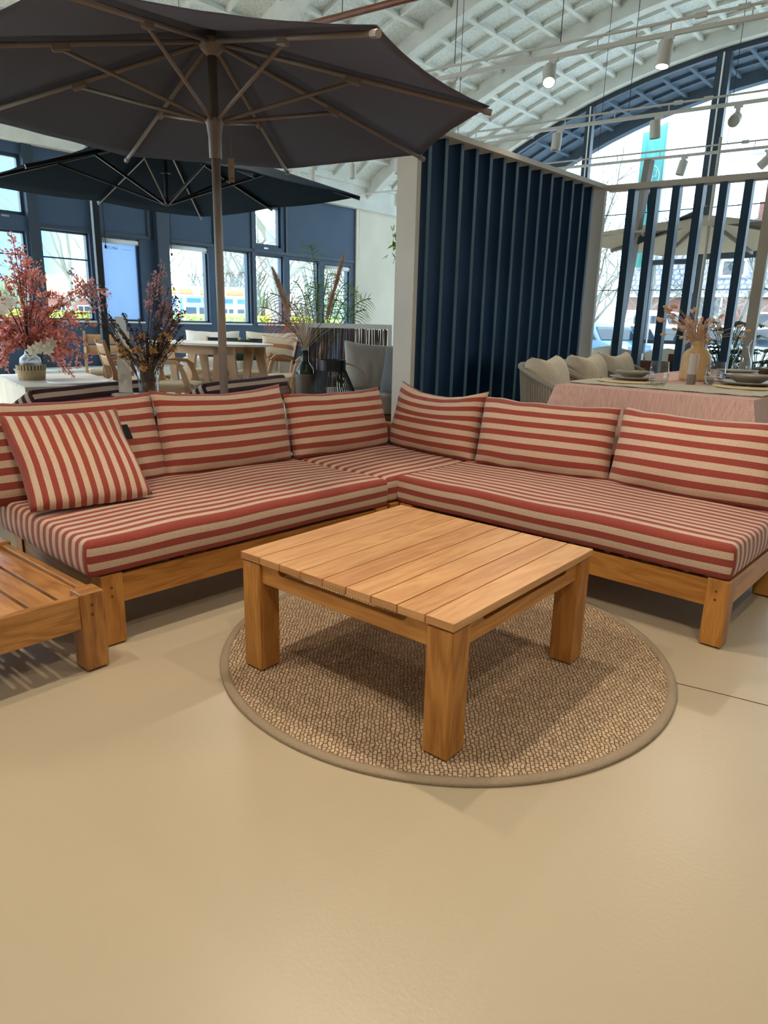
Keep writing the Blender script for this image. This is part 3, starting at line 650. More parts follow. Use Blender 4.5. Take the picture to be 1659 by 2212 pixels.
def seat_cushion(name, L, D, Hc, material, per=.058, r=.022, parent=None, seed=0, crown=.012, off=0.0, vbig=0):
    # mattress with softly rounded edges; x = length, y = depth (front at y=0), stripes run along x
    m = MB(); N = 26
    c = Vector((L/2, D/2, Hc/2)); h = Vector((L/2-r, D/2-r, Hc/2-r))
    def rb(p):
        q = Vector(p)-c; cl = Vector([max(-h[k], min(h[k], q[k])) for k in range(3)]); d = q-cl
        if d.length > 1e-6: d = d.normalized()*r
        o = c+cl+d
        u, v = o.x/L, o.y/D
        if o.z > Hc*.5:
            o.z += crown*(1-(2*u-1)**4)*(1-(2*v-1)**4)+noise.noise(Vector((o.x*3+seed, o.y*4, 0)))*.006
        o.y += (.010*(1-(2*u-1)**6)*(-1 if v < .5 else 1))*(1-abs(2*o.z/Hc-1)**2)*(1 if (v < .1 or v > .9) else 0)
        o.x += (.010*(-1 if u < .5 else 1))*(1-abs(2*o.z/Hc-1)**2)*(1 if (u < .02 or u > .98) else 0)
        o += Vector((0, 0, 1))*noise.noise(Vector((o.x*2.2, o.y*1.5, seed+5)))*.004
        return o
    def sp(n_, Lx):   # denser sampling near edges
        e = r/Lx
        k = [0, e*.33, e*.66, e]+[e+(1-2*e)*j/n_ for j in range(1, n_)]+[1-e, 1-e*.66, 1-e*.33, 1]
        return k
    def face(ax, val, fl):
        A, B_ = [k for k in range(3) if k != ax]; dims = (L, D, Hc)
        ka = sp(22 if dims[A] > .3 else 4, dims[A]); kb = sp(22 if dims[B_] > .3 else 4, dims[B_])
        I = {}
        for i, a in enumerate(ka):
            for j, b_ in enumerate(kb):
                p = [0, 0, 0]; p[ax] = val*dims[ax]; p[A] = a*dims[A]; p[B_] = b_*dims[B_]
                I[i, j] = (m.av(rb(p)), p)
        for i in range(len(ka)-1):
            for j in range(len(kb)-1):
                q = [(i, j), (i+1, j), (i+1, j+1), (i, j+1)]
                if fl: q = q[::-1]
                uv = [((I[k][1][2] if ax == 1 else I[k][1][1]+vbig)/per+off, I[k][1][0]) for k in q]
                m.face([I[k][0] for k in q], uv)
    face(2, 1, False); face(2, 0, True); face(1, 0, False); face(1, 1, True); face(0, 0, True); face(0, 1, False)
    o = m.build(name, material, parent, smooth=True, merge=True)
    return o
def sofa_frame(name, label, loc, rz, L, D, back=True, legs=((0, 0), (1, 0), (0, 1), (1, 1))):
    t = thing(name, label, 'sofa', loc, rz, None); Z = .285; w = .085
    for (i, j) in legs:
        x, y = i*(L-w), j*(D-w)
        m = MB(); m.box(x, x+w, y, y+w, .006, Z, 2); lg = m.build('leg', M_TEAK, t, bevel=.004)
        m = MB(); m.box(x+.012, x+w-.012, y+.012, y+w-.012, 0, .006); m.build('foot_pad', M_PAD, lg)
        m = MB()
        for z in (.235, .2): m.tube([(x+w*.45, y-.0006, z), (x+w*.45, y+.004, z)], .005, 10)
        m.build('dowel', M_DOWEL, lg)
    for (y,) in ((.008,), (D-.03,)):
        m = MB(); m.box(w, L-w, y, y+.024, .165, .275, 0); m.build('rail', M_TEAK, t, bevel=.002)
    for (x,) in ((.008,), (L-.032,)):
        m = MB(); m.box(x, x+.024, w, D-w, .165, .275, 1); m.build('rail', M_TEAK, t, bevel=.002)
    m = MB(); k = .06
    while k < L-.1: m.box(k, k+.06, .03, D-.03, .25, .27, 1); k += .085
    m.build('slatted_base', M_TEAK, t)
    return t
sl = sofa_frame('corner_sofa_module', 'low teak sofa module on the left carrying the scatter pillow', (1.20, 2.335, 0), -3.2, 1.56, .84)
sr = sofa_frame('corner_sofa_module', 'low teak sofa module on the right with an exposed leg at the right edge', (2.862, 2.25, 0), -92, 1.68, .84)
sc = sofa_frame('corner_sofa_module', 'square teak corner module between the two long sofa modules', (2.80, 2.262, 0), -2.8, .87, .87, legs=((0, 1), (1, 0), (1, 1), (0, 0)))
# low backrest boards behind the cushions
for t_, L_, D_ in ((sl, 1.56, .84), (sr, 1.68, .84)):
    m = MB(); m.box(.0, L_, D_-.02, D_+.01, .30, .40, 0); m.box(.0, L_, D_-.02, D_+.01, .44, .56, 0); m.box(0.02, .08, D_-.0, D_+.03, .17, .56, 2); m.box(L_-.08, L_-.02, D_-.0, D_+.03, .17, .56, 2)
    m.build('backrest', M_TEAK, t_, bevel=.003)
m = MB(); m.box(0, .87, .85, .88, .3, .4, 0); m.box(0, .87, .85, .88, .44, .56, 0); m.box(.85, .88, 0, .85, .3, .4, 1); m.box(.85, .88, 0, .85, .44, .56, 1); m.build('backrest', M_TEAK, sc, bevel=.003)

CZ = .288
def place(o, loc, rz, lean=0):
    o.matrix_world = Matrix.Translation(loc) @ Matrix.Rotation(R(rz), 4, 'Z') @ Matrix.Rotation(R(-lean), 4, 'X')
    return o
G = 'striped seat cushions of the corner sofa'
c1 = seat_cushion('seat_cushion', 1.60, .85, .143, M_STR, seed=1); place(c1, (1.160, 2.335, CZ), -3.2); tag(c1, 'terracotta and beige striped seat cushion on the left sofa module, under the scatter pillow', 'cushion', G)
c2 = seat_cushion('seat_cushion', 1.69, .85, .143, M_STR, seed=2); place(c2, (2.852, 2.265, CZ), -92); tag(c2, 'terracotta and beige striped seat cushion on the right sofa module', 'cushion', G)
c3 = seat_cushion('seat_cushion', .87, .84, .138, M_STR, seed=3, per=.066, off=.25); place(c3, (2.785, 2.275, CZ), -2.8); tag(c3, 'square striped seat cushion in the sofa corner, wedged between the long ones', 'cushion', G)
GB = 'striped back cushions of the corner sofa'
def back(name, bl, br, H_, lean, lab, seed, sag=.02, per=.062, tk=.23, uoff=0, ear=.03, yaw=None, mw=None, z=.418, extra=0):
    bl, br = Vector((*bl, 0)), Vector((*br, 0)); d = br-bl; W_ = mw or d.length; mid = (bl+br)/2; rz = math.degrees(math.atan2(d.y, d.x))
    o = pillow('back_cushion', W_, H_+.012, tk, M_STR, per, False, sag, seed, ear, uoff=uoff)
    place(o, (mid.x, mid.y, z), rz, lean); tag(o, lab, 'cushion', GB); return o
back('l1', (1.08, 3.115), (2.01, 3.08), .445, 19, 'striped back cushion at the far left, partly behind the scatter pillow', 1, .015, tk=.15)
back('l2', (1.968, 3.07), (2.77, 2.99), .445, 15, 'striped back cushion second from the left, in front of the parasol pole', 2, .03)
back('cl', (2.775, 2.985), (3.58, 2.935), .385, 14, 'striped back cushion left of the sofa corner with straight stripes', 3, .01)
back('cr', (3.615, 2.95), (3.48, 2.19), .43, 14, 'striped back cushion right of the sofa corner, its two top corners poking up', 4, .055, ear=.06)
back('r1', (3.475, 2.185), (3.545, 1.385), .40, 15, 'striped back cushion in the middle of the right sofa module', 5, .01)
back('r2', (3.555, 1.40), (3.49, .57), .405, 15, 'striped back cushion at the right edge of the sofa', 6, .012)
sp_ = pillow('scatter_pillow', .505, .50, .14, M_STR, .048, True, .01, 9, .045, wr=.012)
place(sp_, (1.412, 2.735, .458), -9, 47); tag(sp_, 'square scatter pillow with upright terracotta stripes lying against the left back cushion', 'pillow')
m = MB(); m.box(.240, .27, -.004, .004, .32, .40); o = m.build('fabric_label', M_BLK, sp_)

# slatted side table at the left edge
bt = thing('slatted_side_table', 'low slatted teak side table at the left edge against the sofa', 'side table', (.28, 2.215, 0), -1)
Lb, Db, Zb = .86, .86, .297; w_ = .085
for (i, j) in ((0, 0), (1, 0), (0, 1), (1, 1)):
    x, y = i*(Lb-w_), j*(Db-w_); m = MB(); m.box(x, x+w_, y, y+w_, .006, Zb, 2); lg = m.build('leg', M_BENCH, bt, bevel=.008, seg=3)
    m = MB(); m.box(x+.012, x+w_-.012, y+.012, y+w_-.012, 0, .006); m.build('foot_pad', M_PAD, lg)
    if j == 0:
        m = MB()
        for z in (.25, .215): m.tube([(x+w_*.42, y-.0006, z), (x+w_*.42, y+.004, z)], .0055, 10)
        m.build('dowel', M_DOWEL, lg)
for y in (.012, Db-.04): m = MB(); m.box(w_, Lb-w_, y, y+.028, .165, .287, 0); m.build('rail', M_BENCH, bt, bevel=.003)
for x in (.012, Lb-.04): m = MB(); m.box(x, x+.028, w_, Db-w_, .165, .287, 1); m.build('rail', M_BENCH, bt, bevel=.003)
m = MB(); k = .045; ns = 8; sw = (Lb-.09-.014*(ns-1))/ns
for q in range(ns): m.box(k+q*(sw+.014), k+q*(sw+.014)+sw, .042, Db-.042, .255, .275, 1)
m.build('slatted_top', M_BENCH, bt, bevel=.003)
for y in (.2, .6): m = MB(); m.box(.04, Lb-.04, y, y+.05, .23, .254, 0); m.build('batten', M_BENCH, bt)

# ------------------------------------------------------------------ grey parasol
ux, uy = 2.645, 3.45
pa = thing('parasol', 'large grey octagonal parasol with taupe frame above the sofa', 'parasol', (ux, uy, 0))
zr, Rr, zt = 2.30, 1.49, 2.70
m = MB(); m.lathe([(0, 0), (.25, 0), (.25, .02), (.06, .05), (.03, .06), (.03, .3), (0, .3)], n=32); m.build('base', M_TAUPE, pa, smooth=False, bevel=.004)
m = MB(); m.tube([(0, 0, .05), (0, 0, zt)], .0245, 20); m.build('pole', M_TAUPE, pa, smooth=True)
m = MB(); m.lathe([(.03, 2.07), (.034, 2.075), (.036, 2.18), (.045, 2.24), (.052, 2.26), (.05, 2.275), (.03, 2.275)], n=24)
rn = m.build('runner', M_TAUPE, pa, smooth=True)
m = MB(); m.lathe([(.026, zt-.13), (.06, zt-.10), (.07, zt-.08), (.07, zt-.055), (.03, zt-.04)], n=16); m.build('top_hub', M_TAUPE, pa)
a0 = -103
tips = []
for k in range(8):
    a = R(a0+45*k); tips.append(Vector((Rr*math.cos(a), Rr*math.sin(a), zr)))
hubz = zt-.07
for k in range(8):
    d = tips[k].normalized(); d2 = Vector((tips[k].x, tips[k].y, 0)).normalized()
    s_ = d2*.05+Vector((0, 0, hubz)); e_ = tips[k]-Vector((0, 0, .015))
    m = MB(); m.tube([s_, e_], .0125, 10); rb_ = m.build('rib', M_TAUPE, pa, smooth=True)
    m = MB(); m.tube([e_-d2*.03+Vector((0, 0, .006)), e_+d2*.012-Vector((0, 0, .003))], .016, 10); m.build('rib_cap', M_TAUPE, rb_)
    j = s_.lerp(e_, .50)-Vector((0, 0, .02))
    m = MB(); m.tube([d2*.045+Vector((0, 0, 2.26)), j], .0105, 8); m.build('strut', M_TAUPE, rb_, smooth=True)
    m = MB(); q = (e_-s_).normalized(); m.bar(j-q*.045+Vector((0, 0, .008)), j+q*.045+Vector((0, 0, .008)), .03, .045); m.build('strut_joint', M_TAUPE, rb_, bevel=.01)
m = MB(); top = Vector((0, 0, zt))
for k in range(8):
    A, C_ = tips[k]+Vector((0, 0, .012)), tips[(k+1) % 8]+Vector((0, 0, .012))
    def fn(u, v, A=A, C_=C_):
        e = top.lerp(A, v).lerp(top.lerp(C_, v), u); w4 = 4*u*(1-u)
        mid_in = (Vector((0, 0, e.z))-e)*(.035*v**3*w4)
        return e+mid_in-Vector((0, 0, .035*w4*math.sin(PI*min(1, v*.9))))+Vector((0, 0, noise.noise(Vector((e.x*7, e.y*7, 1)))*.004))
    m.grid(14, 18, fn)
m.build('canopy', M_CAN1, pa, smooth=True, merge=True, solid=.002)
# swing tag
vx = Vector((.6, -.75, 0)).normalized()
tgx = Vector((.062, -.055, 2.245))
m = MB(); m.M = Matrix.Translation(tgx) @ Matrix.Rotation(R(-46), 4, 'Z'); m.box(-.017, .017, -.001, .001, -.29, -.165); tg = m.build('swing_tag', M_TAG, pa)
m = MB(); m.M = Matrix.Translation(tgx) @ Matrix.Rotation(R(-46), 4, 'Z'); m.tube([(-.0, 0, -.168), (.0, .0, -.1), (-.008, 0, .02)], .0009, 4); m.tube([(0, 0, -.168), (.006, 0, -.13), (.002, 0, .02)], .0009, 4); m.build('string', M_TAG, pa)
m = MB(); m.M = Matrix.Translation(tgx) @ Matrix.Rotation(R(-46), 4, 'Z')
m.tube([(.0075*math.cos(q/16*2*PI), -.0016, -.213+.0095*math.sin(q/16*2*PI)) for q in range(17)], .0004, 4); m.box(-.005, .005, -.0017, -.0012, -.2135, -.2127); m.box(-.0005, .0005, -.0017, -.0012, -.219, -.207); m.box(-.012, .012, -.0017, -.0012, -.272, -.2685); m.box(-.005, .005, -.0017, -.0012, -.279, -.2775)
m.build('tag_print', M_INK, tg)

# ------------------------------------------------------------------ navy cantilever parasol
pb = thing('cantilever_parasol', 'square navy cantilever parasol with black frame behind the grey one', 'parasol', (4.24, 6.31, 0), -1)
hs, zr2, zt2 = 1.32, 2.41, 2.90
tipsb = [Vector((hs*x, hs*y, zr2)) for x, y in ((-1, -1), (0, -1), (1, -1), (1, 0), (1, 1), (0, 1), (-1, 1), (-1, 0))]
m = MB(); m.tube([(0, 0, 2.28), (0, 0, zt2+.08)], .022, 12); m.lathe([(0, 2.25), (.05, 2.27), (.05, 2.29), (.022, 2.30)], n=14); m.lathe([(.022, 2.54), (.05, 2.545), (.022, 2.55)], n=14); m.build('hub', M_BLK, pb)
for k in range(8):
    d2 = Vector((tipsb[k].x, tipsb[k].y, 0)).normalized(); s_ = Vector((0, 0, zt2-.05))+d2*.03; e_ = tipsb[k]-Vector((0, 0, .02))
    m = MB(); m.bar(s_, e_, .022, .03); rb_ = m.build('rib', M_BLK, pb)
    m = MB(); m.bar(s_-Vector((0, 0, .018)), e_-Vector((0, 0, .018)), .007, .004); m.build('rib_edge', M_ALU, rb_)
    j = s_.lerp(e_, .52)-Vector((0, 0, .02)); h0 = d2*.04+Vector((0, 0, 2.28))
    m = MB(); m.bar(h0, j, .018, .02); st = m.build('strut', M_BLK, rb_)
    m = MB(); m.bar(h0-Vector((0, 0, .012)), j-Vector((0, 0, .012)), .007, .004); m.build('strut_edge', M_ALU, rb_)
m = MB(); top = Vector((0, 0, zt2))
for k in range(8):
    A, C_ = tipsb[k], tipsb[(k+1) % 8]
    def fn(u, v, A=A, C_=C_):
        e = top.lerp(A, v).lerp(top.lerp(C_, v), u); return e-Vector((0, 0, .02*4*u*(1-u)*v))
    m.grid(8, 10, fn)
m.build('canopy', M_CAN2, pb, smooth=True, merge=True, solid=.002)
mx_, my_ = .35, 2.06
m = MB(); m.bar((mx_, my_, 0), (mx_, my_, 3.14), .085, .06, (0, 1, 0)); m.box(mx_-.06, mx_+.06, my_-.05, my_+.05, 3.0, 3.08); m.build('mast', M_BLK, pb, bevel=.005)
m = MB(); m.bar((mx_, my_, 3.02), (0, 0, 2.98), .05, .07); m.build('boom', M_BLK, pb)
m = MB(); m.box(mx_-.15, mx_+.15, my_-.15, my_+.15, 0, .06); m.build('base_plate', M_BLK, pb)

# ------------------------------------------------------------------ room dividers
pt = thing('slatted_partition', 'tall partition of deep dark blue slats in a greige frame', 'partition', (4.80, 3.70, 0), -3.2)
Lp, Dp, Hp = 3.25, .21, 2.75
m = MB(); m.box(0, Lp, 0, Dp, Hp-.045, Hp, 0); m.build('top_board', M_PANW, pt)
m = MB(); m.box(0, .05, 0, Dp, 0, Hp-.045, 2); m.build('end_post', M_PANW, pt)
m = MB(); m.box(Lp-.05, Lp, 0, Dp, 0, Hp-.045, 2); m.build('end_post', M_PANW, pt)
m = MB(); m.box(.05, Lp-.05, .0, Dp, 0, .08, 0); m.build('bottom_board', M_PANW, pt)
ns = 14
for k in range(ns):
    x = .12+(Lp-.24)*(k+.35)/ns
    m = MB(); m.box(x, x+.042, .055, .235, .08, Hp-.045, 2); s_ = m.build('slat', M_NAVY, pt)
    m = MB(); m.box(x+.001, x+.041, .051, .0552, .08, Hp-.045, 2); m.build('slat_edge', M_NAVYE, s_)
sn = thing('slatted_screen', 'open screen of spaced dark blue slats before the big arched window', 'screen', (8.045, 3.52, 0), -85)
m = MB(); m.box(0, 3.2, 0, .13, Hp-.06, Hp, 0); m.build('top_beam', M_PANW, sn)
m = MB(); m.box(1.60, 1.70, 0, .13, 0, Hp-.06, 2); m.build('end_post', M_PANW, sn)
m = MB(); m.box(0, 3.2, 0, .13, 0, .06, 0); m.build('bottom_beam', M_PANW, sn)
for k in range(12):
    x = .235+.2325*k
    if 1.55 < x < 1.72: x = x+0
    if k == 6: continue
    m = MB(); m.box(x-.005, x+.072, .0, .15, .06, Hp-.06, 2); m.build('slat', M_NAVYS, sn, bevel=.002)
# ------------------------------------------------------------------ plum-striped loungers behind the sofa
def lounger(loc, rz, W_, label):
    # head end nearest, back raised; local x = along the head edge, y = away from the sofa
    t = thing('sun_lounger', label, 'sun lounger', loc, rz, 'striped loungers behind the sofa')
    ang = R(-30); Lb_ = .72; zh = .80
    Mt = Matrix.Translation((0, 0, zh)) @ Matrix.Rotation(ang, 4, 'X')
    m = MB(); m.M = Mt; m.box(0.02, W_-.02, .02, Lb_, -.13, -.095, 1); m.box(0.0, .05, 0, Lb_, -.16, -.10, 1); m.box(W_-.05, W_, 0, Lb_, -.16, -.10, 1); m.box(0, W_, 0.0, .04, -.165, -.10, 0)
    m.build('back_frame', M_DWOOD, t, bevel=.004)
    cu = seat_cushion('mattress', W_, Lb_, .10, M_PUR, per=.062, r=.018, parent=t, seed=loc[0]); cu.matrix_local = Mt @ Matrix.Translation((0, 0, -.10))
    y1 = Lb_*math.cos(ang); z1 = zh+Lb_*math.sin(ang)
    m = MB(); m.box(0, W_, y1, y1+1.25, z1-.15, z1-.10, 1); m.build('seat_frame', M_DWOOD, t, bevel=.004)
    cu = seat_cushion('mattress', W_, 1.25, .10, M_PUR, per=.062, r=.018, parent=t, seed=3); cu.location = (0, y1, z1-.10)
    for (x, y) in ((0, y1), (W_-.06, y1), (0, y1+1.19), (W_-.06, y1+1.19)):
        m = MB(); m.box(x, x+.06, y, y+.06, 0, z1-.15, 2); m.build('leg', M_DWOOD, t)
    for x in (.02, W_-.05):
        m = MB(); m.bar((x+.015, .12, zh-.16), (x+.015, y1+.03, z1-.16), .03, .03); m.build('back_strut', M_DWOOD, t)
    return t
lounger((1.83, 4.19, 0), 18, .98, 'plum and cream striped lounger with raised back behind the left sofa cushion')
lounger((2.90, 4.00, 0), 16, 1.02, 'plum and cream striped lounger with raised back just behind the parasol pole')

# side table with dried flowers between the loungers
t = thing('round_side_table', 'small round wooden side table behind the sofa holding the glass vase', 'side table', (2.36, 3.80, 0))
m = MB(); m.lathe([(0, .70), (.17, .70), (.17, .725), (0, .725)], n=32); m.build('table_top', M_OAK, t)
for k in range(3):
    a = R(90+120*k); m = MB(); m.tube([(.07*math.cos(a), .07*math.sin(a), .7), (.15*math.cos(a), .15*math.sin(a), 0)], .014, 8); m.build('leg', M_OAK, t)
t = thing('glass_vase', 'clear flared glass vase holding the brown dried bouquet', 'vase', (2.36, 3.80, .727))
m = MB(); m.lathe([(0, 0), (.05, 0), (.056, .02), (.062, .12), (.07, .23), (.067, .23), (.059, .12), (.052, .025), (0, .012)], n=32); m.build('vessel', M_GLASS, t, smooth=True)
db = thing('dried_bouquet', 'bouquet of dark dried stems and straw flowers in the clear glass vase', 'dried flowers', (2.36, 3.80, .735))
rr = random.Random(3); right = Vector((.636, -.772, 0)); fw = Vector((.772, .636, 0))
stm, sed, strw = MB(), MB(), []
def spray(mb, p0, p1, c, rad=.0018, n=8):
    pts = bez(p0, c, p1, n); mb.tube(pts, rad, 4); return pts
def leaflets(mb, pts, k0, num, size, rg, spread=.02, fat=.5):
    for q in range(num):
        u = k0+(1-k0)*rg.random(); i = min(len(pts)-2, int(u*(len(pts)-1))); p = pts[i].lerp(pts[i+1], rg.random())
        d = Vector((rg.gauss(0, 1), rg.gauss(0, 1), rg.gauss(0, 1))).normalized(); p = p+d*spread*rg.random()
        a = d.orthogonal().normalized()*size*(.6+.7*rg.random()); b_ = d*size*fat*(.7+.6*rg.random())
        c_ = [p-a, p+b_*.9-a*.2, p+a, p-b_*.9+a*.1]; i0 = [mb.av(x_) for x_ in c_]; mb.face(i0)
ends = [(-.20, .50), (-.235, .44), (-.17, .46), (-.06, .47), (-.1, .50), (.03, .40), (.0, .36), (.10, .44), (.13, .50), (.16, .46), (.2, .44), (.22, .38), (.19, .52), (-.14, .40), (-.2, .36), (.07, .34), (.15, .36), (.24, .48), (-.03, .42), (.12, .55)]
for k, (x, z) in enumerate(ends):
    p1 = right*x+fw*rr.uniform(-.1, .1)+Vector((0, 0, z)); p0 = right*(-x*.15)+Vector((0, 0, .02)); c_ = right*x*.25+Vector((0, 0, z*.6))
    pts = spray(stm, p0, p1, c_, .0022, 10); leaflets(sed, pts, .55, 120, .0085, rr, .016)
for k in range(26):
    x = rr.uniform(-.19, .2); z = rr.uniform(.24, .38); p1 = right*x+fw*rr.uniform(-.1, .1)+Vector((0, 0, z)); pts = spray(stm, Vector((rr.uniform(-.03, .03), rr.uniform(-.03, .03), .02)), p1, right*x*.3+Vector((0, 0, z*.6)), .0014, 6)
    if k % 2 == 0: strw.append(p1)
    else: leaflets(sed, pts, .6, 40, .006, rr, .014)
for k in range(16):
    a = rr.uniform(0, 6.28); stm.tube([(rr.uniform(-.05, .05), rr.uniform(-.05, .05), .2), (.035*math.cos(a), .035*math.sin(a), .005)], .0018, 4)
stm.build('stems', M_STEM, db); sed.build('dark_seed_heads', M_DARKFL, db)
strw += [right*-.11+Vector((0, 0, .27)), right*-.15+Vector((0, 0, .25)), right*-.02+Vector((0, 0, .22)), right*.0+Vector((0, 0, .19))+fw*-.08, right*.16+Vector((0, 0, .30)), right*.13+Vector((0, 0, .14))+fw*-.05]
for p in strw:
    m = MB()
    for q in range(60):
        d = Vector((rr.gauss(0, 1), rr.gauss(0, 1), rr.gauss(0, .8))).normalized(); a = d.orthogonal().normalized()*.006; L_ = .026+.010*rr.random()
        i = [m.av(p-a), m.av(p+d*L_), m.av(p+a)]; m.face(i)
    m.build('straw_flower', M_STRAW, db)
# menu stand and card behind it
t = thing('card_holder', 'clear upright price card holder left of the dried bouquet', 'card holder', (2.45, 4.22, .0), -40)
m = MB(); m.box(-.05, .05, -.04, .04, .73, .734); m.box(-.046, .046, -.002, 0, .734, .95); m.build('acrylic_stand', M_GLASS, t)
m = MB(); m.box(-.042, .042, -.004, -.003, .74, .945); m.build('printed_card', M_PAPER, t)
m = MB(); m.lathe([(0, .0), (.1, 0), (.1, .02), (.015, .03), (.015, .71), (.09, .72), (.09, .73), (0, .73)], n=20); m.build('pedestal', M_WMET, t)
t = thing('tall_price_card', 'tall white price card standing behind the dried bouquet', 'price card', (4.01, 6.92, 0), -40)
m = MB(); m.box(-.055, .055, 0, .004, .75, 1.21); m.build('printed_card', M_PAPER, t)
m = MB(); m.box(-.006, .006, .004, .016, 0, 1.1); m.box(-.09, .09, -.07, .09, 0, .012); m.build('stand', M_WMET, t)

# ------------------------------------------------------------------ low white table, basket, jug and the big pink arrangement
t = thing('slatted_low_table', 'white-washed slatted low table in the left background carrying basket and tray', 'table', (3.02, 7.02, 0), -14)
m = MB(); k = 0
while k < 1.68: m.box(0, .98, k, k+.075, .50, .53, 0); k += .085
m.M = Matrix.Identity(4); m.build('slatted_top', M_WWOOD, t)
for x in (0, .94): m = MB(); m.box(x, x+.04, 0, 1.68, 0, .50, 2); m.build('side_panel', M_WWOOD, t)
m = MB(); m.box(.04, .94, 0.02, .05, .40, .5, 0); m.build('rail', M_WWOOD, t)
t = MB(); t.lathe([(0, .531), (.30, .531), (.31, .545), (.30, .55), (.28, .541), (0, .541)], n=40)
tr = t.build('round_tray', M_WHF, smooth=True); tr.location = (3.68, 7.25, 0); tag(tr, 'flat round white tray on the low slatted table', 'tray')
t = thing('woven_basket', 'seagrass basket with dark striped rim holding the glass jug', 'basket', (3.44, 7.80, .53))
m = MB(); m.lathe([(0, .0), (.13, 0), (.142, .09), (.146, .11), (.138, .11), (.125, .01), (0, .01)], n=40); m.build('basket_body', M_BASKB, t, smooth=True)
m = MB(); m.lathe([(.146, .105), (.15, .155), (.143, .155), (.14, .105)], n=56, uvn=28); m.build('striped_rim', M_BASK, t)
t = thing('glass_jug', 'bubbled pale glass jug standing in the seagrass basket', 'jug', (3.44, 7.80, .542))
m = MB(); m.lathe([(0, 0), (.09, 0), (.11, .05), (.115, .15), (.10, .22), (.05, .26), (.05, .31), (.058, .32), (.045, .31), (.042, .26), (.09, .21), (.105, .14), (0, .02)], n=28); m.build('vessel', M_FGLASS, t, smooth=True)
fa = thing('flower_arrangement', 'huge arrangement of dried pink eucalyptus branches and white blossoms in the glass jug', 'flower arrangement', (3.44, 7.80, .82))
rr = random.Random(11); stm, lf, lf2 = MB(), MB(), MB()
right = Vector((.91, -.414, 0)); fw = Vector((.414, .91, 0))
EN = [(-.05, 1.17), (.02, 1.05), (-.1, .98), (.08, .95), (.16, .85), (.22, .78), (-.02, .8), (-.3, .9), (-.45, .75), (-.5, .55), (-.4, .4), (-.55, .32), (-.35, .62), (.3, .62), (.42, .5), (.5, .35), (.45, .2), (.55, .12), (.3, .3), (.2, .4), (.1, .5), (.0, .45), (-.12, .35), (-.25, .2),
      (.75, .72), (.85, .68), (.62, .42), (.7, .3), (.5, -.15), (.42, -.28), (.34, -.2), (.2, .1), (.3, 0), (.1, .2), (-.1, .15), (-.25, -.02), (-.33, -.18), (.4, .05), (.25, .22), (-.2, .1), (.6, -.1), (.15, -.05), (.0, .1), (.36, .15), (-.4, .12)]
for k, (x, z) in enumerate(EN):
    p1 = right*x+fw*rr.uniform(-.25, .25)+Vector((0, 0, z)); c_ = right*x*.35+Vector((0, 0, max(z, .15)*.8+.1)); pts = spray(stm, (0, 0, -.05), p1, c_, .004, 12)
    for L_ in (lf, lf2): leaflets(L_, pts, .4, 70 if L_ is lf else 36, .022, rr, .06, .7)
    for q in range(3):
        u = rr.uniform(.5, .95); i = int(u*12); b0 = pts[i]; b1 = b0+Vector((rr.gauss(0, .1), rr.gauss(0, .1), rr.gauss(0, .09))); p2 = spray(stm, b0, b1, (b0+b1)/2+Vector((0, 0, .02)), .002, 4)
        leaflets(lf, p2, .1, 16, .021, rr, .04, .7)
stm.build('branches', M_STEM, fa); lf.build('pink_leaves', M_PINK, fa); lf2.build('mauve_leaves', M_PINK2, fa)
for (x, z, y) in ((-.33, .58, -.2), (-.25, .52, -.2), (-.2, .42, -.25), (-.38, .44, -.2), (-.3, .36, -.2), (-.36, .22, -.2), (.1, .06, -.25), (.17, .03, -.25), (.03, .02, -.2), (.21, .1, -.2), (-.12, .5, -.2)):
    m = MB(); c_ = right*x+fw*y+Vector((0, 0, z)); ax = (Vector((0, 0, 0))-fw+Vector((rr.uniform(-.4, .4), 0, rr.uniform(-.2, .5)))).normalized(); o1 = ax.orthogonal().normalized(); o2 = ax.cross(o1)
    for q in range(7):
        a = q/7*2*PI; d = (o1*math.cos(a)+o2*math.sin(a)); s1 = ax.cross(d)*.022; tip = c_+d*.075+ax*.03
        i = [m.av(c_), m.av(c_+d*.04+s1+ax*.012), m.av(tip), m.av(c_+d*.04-s1+ax*.012)]; m.face(i)
    m.build('white_blossom', M_WFL, fa)
ta = thing('eucalyptus_branch_vase', 'second bunch of mauve eucalyptus branches behind the dried bouquet', 'flower arrangement', (3.9, 6.35, 0))
m = MB(); m.lathe([(0, 0), (.12, 0), (.14, .3), (.06, .62), (.07, .7), (.055, .7), (.05, .6), (0, .1)], n=20); m.build('vase', M_CERD, ta, smooth=True)
stm, lf = MB(), MB(); right = Vector((.86, -.51, 0)); fw = Vector((.51, .86, 0))
for (x, z) in ((.18, 1.62), (.24, 1.72), (.12, 1.55), (.28, 1.5), (.1, 1.45), (.34, 1.42), (.22, 1.36), (.3, 1.32), (-.5, 1.55), (-.55, 1.48), (-.44, 1.5), (-.6, 1.62), (.4, 1.3), (.3, 1.2)):
    pts = spray(stm, (0, 0, .5), right*x+fw*rr.uniform(-.1, .1)+Vector((0, 0, z)), right*x*.5+Vector((0, 0, z*.72)), .004, 12); leaflets(lf, pts, .76, 60, .020, rr, .06, .7)
stm.build('branches', M_STEM, ta); lf.build('mauve_leaves', M_PINK2, ta)

